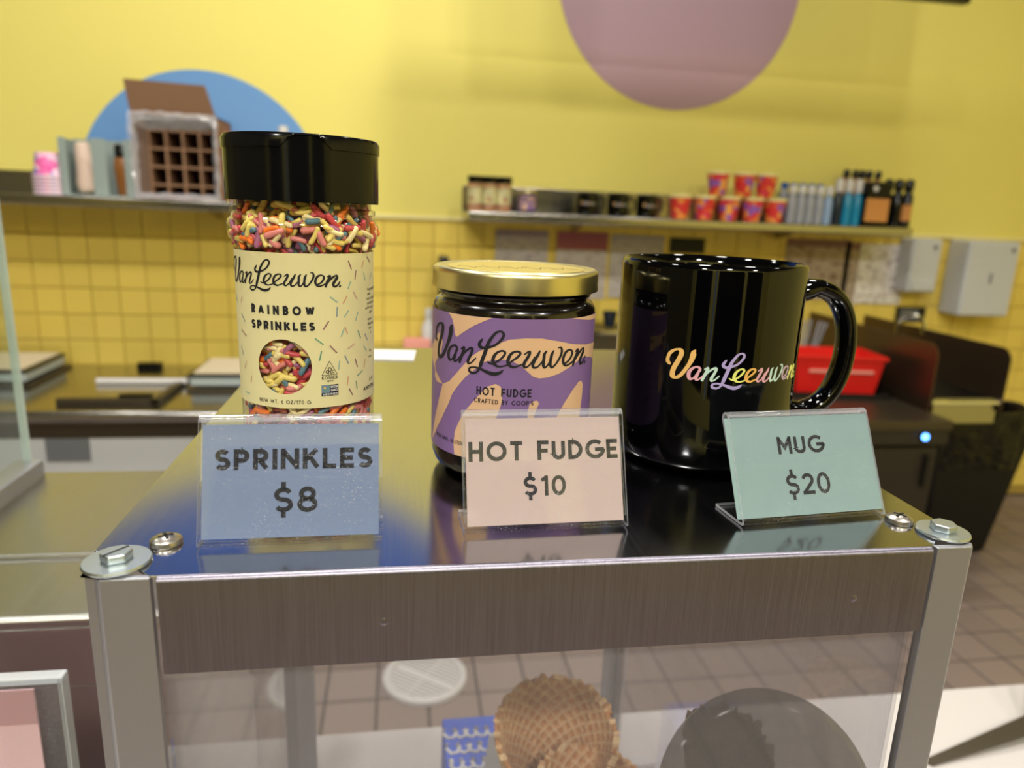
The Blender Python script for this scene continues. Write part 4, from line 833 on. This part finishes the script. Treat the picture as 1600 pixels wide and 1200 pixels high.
def text(g, s, u0, u1, base, cap, pen, mp, mi=0, tr=.16):
    """fit string s between u0 and u1 (outer edges), cap = full cap height, pen = stroke width"""
    h = cap-pen; gap = tr*cap; sp_ = .42*cap
    nat = sum(GL[ch][0]*h for ch in s if ch != ' '); fix = sum(pen if ch != ' ' else sp_ for ch in s)
    xs = max(.75, min(1.4, ((u1-u0)-fix-gap*(len(s)-1))/max(nat, 1e-6))) if len(s) > 1 else 1
    tk = ((u1-u0)-fix-nat*xs)/max(1, len(s)-1); x = u0
    for ch in s:
        w_ = GL[ch][0]*h*xs+pen if ch != ' ' else sp_
        if ch != ' ':
            for cp, pts in GL[ch][1]:
                q = [Vector((x+pen/2+px*h*xs, base+pen/2+py*h)) for px, py in pts]
                if cp == 'q':
                    d0 = (q[0]-q[1]).normalized(); d1 = (q[-1]-q[-2]).normalized(); q[0] = q[0]+d0*pen/2; q[-1] = q[-1]+d1*pen/2
                v, f = ribbon(q, [pen]*len(q), 1.2); g.add([mp(a.x, a.y) for a in v], f, mi)
        x += w_+tk
def logo(g, tx, ty, sx, sy, mp, mats=None, bold=1.0):
    """the script word mark; tx, ty = where its label point (-47, 53) goes"""
    for i, (k, strokes) in enumerate(LOGO.items()):
        mi = mats[k] if mats else 0
        for st in strokes:
            pts = [((u+47)*sx+tx, (v-53)*sy+ty) for u, v, w_ in st]; ws = [w_*(sx+sy)/2*bold for u, v, w_ in st]
            P = smooth_stroke([Vector((p[0], p[1], w_)) for p, w_ in zip(pts, ws)], 5)
            v, f = ribbon([Vector((p.x, p.y)) for p in P], [max(p.z, .1) for p in P]); g.add([mp(a.x, a.y) for a in v], f, mi)
            for e in (P[0], P[-1]):
                v, f = fan((e.x, e.y), max(e.z, .1)/2, 10); g.add([mp(a.x, a.y) for a in v], f, mi)
def cylmap(R, off): return lambda u, v: ((R+off)*sin(u/1000/R), -(R+off)*cos(u/1000/R), v/1000)
def wrap_mesh(polys, R, off, ulim, vlim, hole=None):
    bm = bmesh.new()
    for p in polys:
        vs = [bm.verts.new((a, b, 0)) for a, b in p]; bm.faces.new(vs)
    if hole:                                        # a rectangle with a round window
        cu, cv, r = hole; n = 64; ring = []; out = []
        for i in range(n):
            a = 2*pi*i/n; c, s = cos(a), sin(a); ring.append(bm.verts.new((cu+r*c, cv+r*s, 0)))
            k = 1/max(abs(c), abs(s)); out.append(bm.verts.new((cu+(r+4)*c*k, cv+(r+4)*s*k, 0)))
        for i in range(n): j = (i+1) % n; bm.faces.new((ring[i], ring[j], out[j], out[i]))
        a0, a1, b0, b1 = cu-r-4, cu+r+4, cv-r-4, cv+r+4; U0, U1 = ulim; V0, V1 = vlim
        for q in (((U0, V0), (a0, V0), (a0, V1), (U0, V1)), ((a1, V0), (U1, V0), (U1, V1), (a1, V1)), ((a0, V0), (a1, V0), (a1, b0), (a0, b0)), ((a0, b1), (a1, b1), (a1, V1), (a0, V1))):
            bm.faces.new([bm.verts.new((x, y, 0)) for x, y in q])
    def cut(co, no, clear): bmesh.ops.bisect_plane(bm, geom=bm.verts[:]+bm.edges[:]+bm.faces[:], plane_co=co, plane_no=no, clear_outer=clear)
    cut((ulim[0], 0, 0), (-1, 0, 0), True); cut((ulim[1], 0, 0), (1, 0, 0), True); cut((0, vlim[0], 0), (0, -1, 0), True); cut((0, vlim[1], 0), (0, 1, 0), True)
    u = ulim[0]+1.5
    while u < ulim[1]: cut((u, 0, 0), (1, 0, 0), False); u += 1.5
    bmesh.ops.triangulate(bm, faces=bm.faces)
    m_ = cylmap(R, off); bm.verts.index_update(); g = G()
    g.add([m_(v.co.x, v.co.y) for v in bm.verts], [tuple(v.index for v in f.verts) for f in bm.faces]); bm.free(); return g

# ------------------------------------------------------------------ sprinkles jar
def sprinkle_mass(seed):
    rnd = random.Random(seed); g = G(); cols = [0, 0, 1, 2, 3, 3, 4, 4, 5, 6, 0, 1, 6]
    prof = [(1, 0), (.92, .35), (.72, .72), (.38, .95)]
    def cap(p, d, L, r, mi):
        d = d.normalized(); a = d.orthogonal().normalized(); b = d.cross(a); n = 8; rings = []
        bend = a*rnd.uniform(-.10, .10)*L
        for k, (q, e) in enumerate(reversed(prof)): rings.append((-L/2-e*r+r*.6, q))
        rings.append((0, 1.0))
        for q, e in prof: rings.append((L/2+e*r-r*.6, q))
        v = []; f = []
        for s_, q in rings:
            c = p+d*s_+bend*(1-(2*s_/L)**2)
            for i in range(n): v.append(c+(a*cos(2*pi*i/n)+b*sin(2*pi*i/n))*r*q)
        m_ = len(rings)
        for j in range(m_-1):
            for i in range(n): f.append((j*n+i, j*n+(i+1) % n, (j+1)*n+(i+1) % n, (j+1)*n+i))
        f += [tuple(range(n-1, -1, -1)), tuple((m_-1)*n+i for i in range(n))]
        g.add(v, f, mi)
    zones = [(.002, .034, .0264, 1), (.034, .0615, .0266, .32), (.0605, .092, .026, .2), (.092, .0975, .0268, 1), (.0975, .108, .0288, 1.05), (.108, .1145, .0262, 1)]
    for z0, z1, R, dens in zones:
        for layer, (dr, k) in enumerate(((0, 1), (.0022, 1), (.0044, .9))):
            cnt = int(dens*k*(z1-z0)*2*pi*R/(.0063*.0025)*.85)
            for _ in range(cnt):
                th = rnd.uniform(0, 2*pi); z = rnd.uniform(z0, z1)
                if z0 == .034: th = rnd.uniform(-pi/2-.75, -pi/2+.45)           # seen through the label window
                Rz = R+(.0018*sin(pi*(z-.0975)/.0105) if .0975 < z < .108 else 0)
                if z < .008: Rz = min(Rz, .0235+z*.35)
                r = Rz-dr-rnd.uniform(0, .0008)
                n_ = Vector((cos(th), sin(th), 0)); t_ = Vector((-sin(th), cos(th), 0)); al = rnd.uniform(-pi/2, pi/2)*(.75 if rnd.random() < .7 else 1)
                d = t_*cos(al)+Vector((0, 0, 1))*sin(al)+n_*rnd.uniform(-.25, .25)
                L = rnd.uniform(.0042, .0080); cap(n_*r+Vector((0, 0, z)), d, L, rnd.uniform(.00105, .0014), rnd.choice(cols))
    g.lathe([(.018, .002), (.0212, .01), (.0212, .112), (0, .113)], 32, mi=4)
    return g
def sprinkle_jar(loc, label, lsp, group=None, full=True, rz=0):
    t = thing('sprinkles_jar', label, 'jar', loc, rz, group)
    body = [(.0, .0006), (.0235, .0004), (.0268, .0022), (.0284, .006), (.0289, .012), (.0289, .0955), (.0293, .0972), (.0310, .0995), (.0318, .1025), (.0316, .1055), (.0302, .1078), (.0291, .1088), (.0291, .1093), (.0303, .1098), (.0303, .1118), (.0285, .1124), (.0284, .118)]
    obj('jar_body', G().lathe(body, 72, cap=False), 'clear_plastic', t, smooth=50)
    lab = obj('label', wrap_mesh([], .0292, .0001, (-84, 84), (30.4, 94.6), hole=(-6.6, 48.0, 11.6)), 'paper_cream', t, smooth=60, recalc=False)
    mp = cylmap(.0292, .00022)
    g = G(); logo(g, -36.9, 81.6, .695, .695, mp); text(g, 'RAINBOW', -20.9, 6.7, 69.7, 3.75, .92, mp, tr=.42); text(g, 'SPRINKLES', -21.2, 6.6, 63.3, 3.6, .95, mp, tr=.26)
    obj('lettering', g, 'ink', lab, smooth=0, recalc=False)
    g = G(); text(g, 'NEW WT. 6 OZ/170 G', -18.5, 4.2, 32.3, 1.6, .24, mp)
    for a, b in (((12.2, 50.3), (8.9, 44.3)), ((12.2, 50.3), (15.6, 44.3)), ((8.9, 44.3), (15.6, 44.3))):
        v, f = ribbon([Vector(a), Vector(b)], [.22, .22], 1); g.add([mp(p.x, p.y) for p in v], f)
    text(g, 'C', 10.5, 11.6, 45.0, 1.5, .28, mp); text(g, 'R', 11.5, 13.2, 44.6, 3.0, .36, mp); text(g, 'C', 13.1, 14.2, 45.0, 1.5, .28, mp)
    text(g, 'KOSHER', 8.9, 15.6, 42.5, 1.35, .24, mp); text(g, '1874', 10.8, 13.7, 41.3, .8, .16, mp)
    for i, s_ in enumerate(('Ingredients:', 'pom', 'corn starch', 'sunflower', 'with color', 'and', 'beta', 'dioxide', 'con', 'e')):
        u0 = [34.2, 34.4, 33.4, 34.0, 32.2, 36.2, 34.6, 34.4, 35.4, 37][i]; text(g, s_, u0, u0+len(s_)*.98, 78.4-2.02*i-(1.0 if i > 5 else 0), 1.35, .2, mp)
    text(g, 'www', 35.0, 38, 48.5, 1.4, .2, mp); text(g, 'Se', 35.8, 37.6, 51.0, 1.4, .2, mp); text(g, 'A LI', 35.4, 39.2, 37.9, 1.7, .36, mp); text(g, 'ANYTHI', 29.9, 40.5, 34.4, 1.8, .42, mp)
    obj('small_print', g, 'ink', lab, smooth=0, recalc=False)
    g = G(); ks = 'mopbtg'
    for a, b, c, d, k in DASHES:
        v, f = ribbon([Vector((a, b)), Vector((c, d))], [.52, .52], 1); g.add([mp(p.x, p.y) for p in v], f, ks.index(k))
    obj('printed_sprinkles', g, ['pm', 'po', 'pp', 'pb', 'pt', 'pg'], lab, smooth=0, recalc=False)
    g = G(); m2 = cylmap(.0292, .00018); m3 = cylmap(.0292, .00028)
    def rect(a, b, c, d, mi, m_=m2): v, f = ribbon([Vector((a, (b+d)/2)), Vector((c, (b+d)/2))], [d-b]*2, 1.2); g.add([m_(p.x, p.y) for p in v], f, mi)
    rect(8.6, 36.7, 12.2, 40.1, 0); rect(12.2, 36.7, 15.9, 40.1, 1); rect(8.6, 35.3, 15.9, 36.7, 2)
    text(g, 'NON', 12.5, 15.6, 38.6, 1.1, .22, m3, 3); text(g, 'GMO', 12.5, 15.6, 37.2, 1.1, .22, m3, 3); text(g, 'VERIFIED', 9.0, 15.5, 35.55, .95, .2, m3, 3)
    v, f = ribbon([Vector((9.3, 39.3)), Vector((10.3, 37.1)), Vector((11.9, 39.9))], [.3, .5, .3], 1); g.add([m3(p.x, p.y) for p in v], f, 4)
    v, f = fan((10.0, 38.9), .45, 10); g.add([cylmap(.0292, .00032)(p.x, p.y) for p in v], f, 5)
    obj('seal_badge', g, ['pb', 'navy', 'navy', 'white_plastic', 'pg', 'iri_orange'], lab, smooth=0, recalc=False)
    cap = obj('cap', G().lathe([(.0300, .1146), (.0317, .1146), (.0318, .116), (.0318, .1335), (.0317, .1392), (.0308, .1396), (0, .1396)], 96, cap=False), 'black_plastic', t, smooth=40)
    g = G(); n = 144; v = []; f = []                                   # flip top with a thumb notch at the front
    for i in range(n):
        u = -100+200*i/n; uu = u
        zb = .1346 if (uu < -4.6 or uu > 15.2) else (.1346+.0047*min(1, (uu+4.6)/5.6) if uu < 3 else .1346+.0047*min(1, (15.2-uu)/5.2))
        th = uu/1000/.0318*.9991
        for r, z in ((.0317, zb), (.0323, zb+.0002), (.0324, max(zb+.0004, .1386)), (.0316, .1402), (.0, .1403)): v.append((r*sin(th), -r*cos(th), z))
    for i in range(n):
        for j in range(4): f.append((i*5+j, ((i+1) % n)*5+j, ((i+1) % n)*5+j+1, i*5+j+1))
    obj('flip_top', g.add(v, f), 'black_plastic', cap, smooth=40)
    if full:
        g = G(); v = []; f = []
        for i in range(9):
            th = radians(-118+3.2*i)
            for j in range(13):
                z = .1125+.0225*j/12; r = .0322+.0011*sin(i*1.3+j)+.0012*(j > 9)*(i % 3 == 0); v.append((r*sin(th), -r*cos(th), z))
        for i in range(8):
            for j in range(12): f.append((i*13+j, (i+1)*13+j, (i+1)*13+j+1, i*13+j+1))
        obj('seal_remnant', g.add(v, f), 'bag_film', t, smooth=60, label='torn clear seal remnant')
    g = sprinkle_mass(3) if full else None
    if full:
        s = obj('sprinkles', g, ['sp_yellow', 'sp_cream', 'sp_orange', 'sp_red', 'sp_mauve', 'sp_teal', 'sp_pink'], smooth=60, recalc=False, kind='stuff', loc=loc); s.rotation_euler = (0, 0, rz)
        tag(s, lsp, 'sprinkles'); return t, s
    return t
sj, sp = sprinkle_jar((-.041, .328, 1.3052), 'tall clear sprinkles jar with a black flip cap and cream label on the display case', 'rainbow sprinkles filling the tall front jar with the cream label')
for i, x in enumerate((.305, .366, .425)):
    lab = ['leftmost small black capped sprinkles jar on the right wall shelf', 'middle sprinkles jar of the three on the right wall shelf', 'rightmost of the three sprinkles jars on the right wall shelf'][i]
    dup(sj, (x, 3.03, 1.4085), .3*(i-1), lab, 'sprinkles jars on the wall shelf')
    s2 = sp.copy(); C.objects.link(s2); s2.location = (x, 3.03, 1.4085); s2['label'] = lab.replace('small black capped ', '').replace('leftmost', 'rainbow sprinkles inside the leftmost').replace('middle', 'rainbow sprinkles inside the middle').replace('rightmost', 'rainbow sprinkles inside the rightmost'); s2['group'] = 'sprinkles in the shelf jars'

# ------------------------------------------------------------------ fudge jar
FR = .0362
def fudge_jar(loc, label):
    t = thing('fudge_jar', label, 'jar', loc)
    prof = [(0, .0004), (.0285, .0004), (.0315, .0012), (.0345, .004), (.0359, .008), (.0361, .012), (.0361, .0725), (.0358, .0745), (.0345, .0766), (.0328, .0775), (.0322, .0783), (.0322, .0790), (.0336, .0795), (.0338, .0803), (.0323, .0810), (.0322, .0818), (.0334, .0824), (.0322, .083), (.0322, .088)]
    obj('glass_jar', G().lathe(prof, 96), 'fudge', t, smooth=50, label='clear glass filled with dark hot fudge')
    lab = obj('label', wrap_mesh([[(-105, 11.9), (105, 11.9), (105, 72.6), (-105, 72.6)]], FR, 0, (-105, 105), (11.9, 72.6)), 'purple_label', t, smooth=60, recalc=False)
    obj('label_swirls', wrap_mesh(SWIRL, FR, .00006, (-58, 58), (11.95, 72.55)), 'tan_label', lab, smooth=60, recalc=False)
    mp = cylmap(FR, .00013); g = G(); logo(g, -47, 53, 1, 1, mp)
    text(g, 'HOT FUDGE', -20.3, 2.8, 40.5, 3.5, .62, mp); text(g, "CRAFTED BY COOP'S", -21.3, 3.8, 37.1, 1.9, .32, mp); text(g, 'NON GMO, GLUTEN', -44.8, -26.4, 17.0, 1.6, .26, mp)
    for k in range(7): text(g, ['IN', 'SUG', 'CRE', 'COC', 'BUT', 'SAL', 'VAN'][k], 43.5, 47, 62-6*k, 1.7, .3, mp)
    obj('lettering', g, 'ink', lab, smooth=0, recalc=False)
    lid = obj('lid', G().lathe([(.0335, .0826), (.0358, .0815), (.0366, .0818), (.0367, .083), (.0364, .0845), (.0364, .0885), (.0360, .0901), (.0348, .0908), (.0335, .0906), (.0325, .0902), (0, .0902)], 96, cap=False), 'gold', t, smooth=50)
    obj('lid_sticker', G().lathe([(.030, .0903), (.0298, .0905), (0, .0905)], 64, cap=False), 'gold_seal', lid)
    g = G(); P = [(-.026+.052*k/40, .004*sin(k*.9)+.003*sin(k*2.3)) for k in range(41)]
    v, f = ribbon([Vector(p) for p in P], [.0004]*41); obj('lid_print', g.add([(p.x, p.y-.006, .0906) for p in v], f), 'dark_steel', lid, smooth=0, recalc=False)
    return t
fj = fudge_jar((.0505, .3145, 1.3052), 'gold lidded hot fudge jar with purple swirled label between sprinkles jar and mug')
dup(fj, (.527, 3.04, 1.4085), .1, 'tiny distant fudge jar with a purple label alone on the right wall shelf')

# ------------------------------------------------------------------ mug
def make_mug(loc, label, mats, rz=0, group=None):
    t = thing('mug', label, 'mug', loc, rz, group); R = .0427
    pr = [(0, .003), (.030, .003), (.031, .0006), (.0355, .0004), (.0385, .0022), (.0408, .006), (.0422, .012), (R, .020), (R, .0925), (.0424, .0945), (.0414, .0954), (.0404, .0947), (.0396, .090), (.0392, .020), (.036, .010), (.02, .0075), (0, .0072)]
    obj('mug_body', G().lathe(pr, 96), 'black_ceramic', t, smooth=50)
    P = []
    for k in range(25):
        a = radians(100-200*k/24); P.append((R+.003+.0290*max(0, cos(a))**.62-(0.004 if k in (0, 24) else 0), 0, .0552+.0305*sin(a)*(1.0 if a > 0 else 1.05)-.002))
    P = [(R-.003, 0, .080)]+[(x, y, z) for x, y, z in P[2:-2]]+[(R-.003, 0, .0215)]
    P = [tuple(p) for p in smooth_stroke(P, 3)]
    rr = [1.25 if (i < 3 or i > len(P)-4) else 1.0 for i in range(len(P))]
    obj('handle', G().tube(P, .0044, 20, ry=.0068, radii=rr), 'black_ceramic', t, smooth=80)
    g = G(); logo(g, -33.4, 46.2, .868, .868, cylmap(R, .00012), mats=mats, bold=1.12)
    obj('logo_print', g, ['iri_orange', 'iri_pink', 'iri_mint', 'iri_lilac', 'iri_yellow', 'iri_amber', 'iri_mauve'], t, smooth=0, recalc=False, label='pastel rainbow script lettering')
    return t
lm = dict(V=0, a=1, n=2, L=3, e=4, e2=5, u=1, w=2, e3=6, n2=4, dot=4)
mug = make_mug((.147, .325, 1.3052), 'large glossy black mug with pastel script lettering at the right of the case top', lm)
for i, (x, lab) in enumerate(((.782, 'leftmost distant black mug on the right wall shelf'), (.917, 'middle distant black mug on the right wall shelf'), (1.045, 'rightmost distant black mug, beside the red pint tubs'))):
    dup(mug, (x, 3.04, 1.4085), .12*i-.1, lab, 'black mugs on the wall shelf')

# ------------------------------------------------------------------ price signs
def price_sign(loc, rz, W, H, lean, label, card, lines, bracket_foot=.021):
    t = thing('price_sign', label, 'price sign', loc, rz); th = .0011
    s_, c_ = lean/H, math.sqrt(1-(lean/H)**2)
    def P(a, d): return (a*s_+d*c_, .0004+a*c_-d*s_)                 # a up the slope, d behind the front face -> (y, z)
    r_ = .0021; prof_c = [(bracket_foot, .0006), (.004, .0006)]
    prof_c += [(.0016, .0007), (.0004, .0014)]+[P(a, 0) for a in (.003, H*.5, H-r_)]
    prof_c += [P(H-r_+r_*sin(q), r_-r_*cos(q)) for q in (pi/6, pi/3, pi/2, 2*pi/3, 5*pi/6, pi)]+[P(H*.5, 2*r_*.75), P(.0045, 2*r_*.45)]
    v2, f2 = ribbon([Vector(p) for p in prof_c], [th]*len(prof_c))
    n = len(v2); g = G(); V = [(0, p.x, p.y) for p in v2]+[(W, p.x, p.y) for p in v2]; F = []; mi = []
    m_ = len(prof_c)
    for i in range(m_-1):
        fo = 2 if 6 <= i <= 12 else 0
        a, b, c, d = 2*i, 2*i+1, 2*i+3, 2*i+2
        F += [(a, d, n+d, n+a), (b, n+b, n+c, c)]; mi += [fo, fo]
        F += [(a, b, c, d), (n+a, n+d, n+c, n+b)]; mi += [1, 1]
    F += [(0, n, n+1, 1), (n-2, n-1, 2*n-1, 2*n-2)]; mi += [1, 1]
    g.add(V, F); g.m = mi
    zmin = min(p.y for p in v2)
    g.v = [(x, y, z-zmin) for x, y, z in g.v]
    obj('holder', g, ['acrylic', 'acrylic_edge', 'acrylic_fold_glint'], t, smooth=40, label='clear folded acrylic holder')
    def on(d): return lambda u, v: (u/1000, P(v/1000, d)[0], P(v/1000, d)[1]-zmin)
    a0, a1, b0, b1 = .0012, W-.0012, .0028, H-.0030
    if 'shift' in lines: a0 -= .0028; b1 += .0008; a1 += .0016
    f_ = on(.0009); b_ = on(.0012)
    q = [(a0, b0), (a1, b0), (a1, b1), (a0, b1)]
    pc = obj('price_card', G().add([f_(x*1000, y*1000) for x, y in q]+[b_(x*1000, y*1000) for x, y in q], [(0, 1, 2, 3), (7, 6, 5, 4), (0, 4, 5, 1), (1, 5, 6, 2), (2, 6, 7, 3), (3, 7, 4, 0)]), card, t, smooth=0)
    g = G()
    for tx, u0, u1, base, cap, pen in lines['t']: text(g, tx, u0, u1, base, cap, pen, on(.00084))
    obj('lettering', g, 'ink', pc, smooth=0, recalc=False)
    return t
price_sign((-.0672, .2325, 1.3052), radians(.6), .0612, .0445, .0135, 'blue grey price card reading SPRINKLES $8 in a clear stand', 'blue_card', dict(t=[('SPRINKLES', 5.2, 57.8, 26.0, 7.1, 1.62), ('$8', 24.6, 39.2, 11.2, 8.7, 1.6)]))
price_sign((.0232, .2365, 1.3052), radians(2.0), .0618, .0450, .0165, 'pale pink price card reading HOT FUDGE $10 in a clear stand', 'pink_card', dict(t=[('HOT FUDGE', 2.2, 59.6, 26.2, 7.3, 1.5), ('$10', 22.4, 38.6, 13.0, 7.4, 1.35)]))
price_sign((.1302, .2362, 1.3052), radians(5.4), .0642, .0445, .020, 'aqua price card reading MUG $20 in a clear stand before the mug', 'aqua_card', dict(shift=1, t=[('MUG', 20.6, 41.8, 27.0, 7.2, 1.4), ('$20', 22.0, 42.0, 10.6, 8.4, 1.4)]))
o = obj('note_paper', gbox((-.035, -.018, 0), (.034, .020, .0006)), 'white_plastic', loc=(-.022, .560, 1.3052), rot=(0, 0, radians(-4))); tag(o, 'small white printed note lying at the rear of the steel top', 'note')
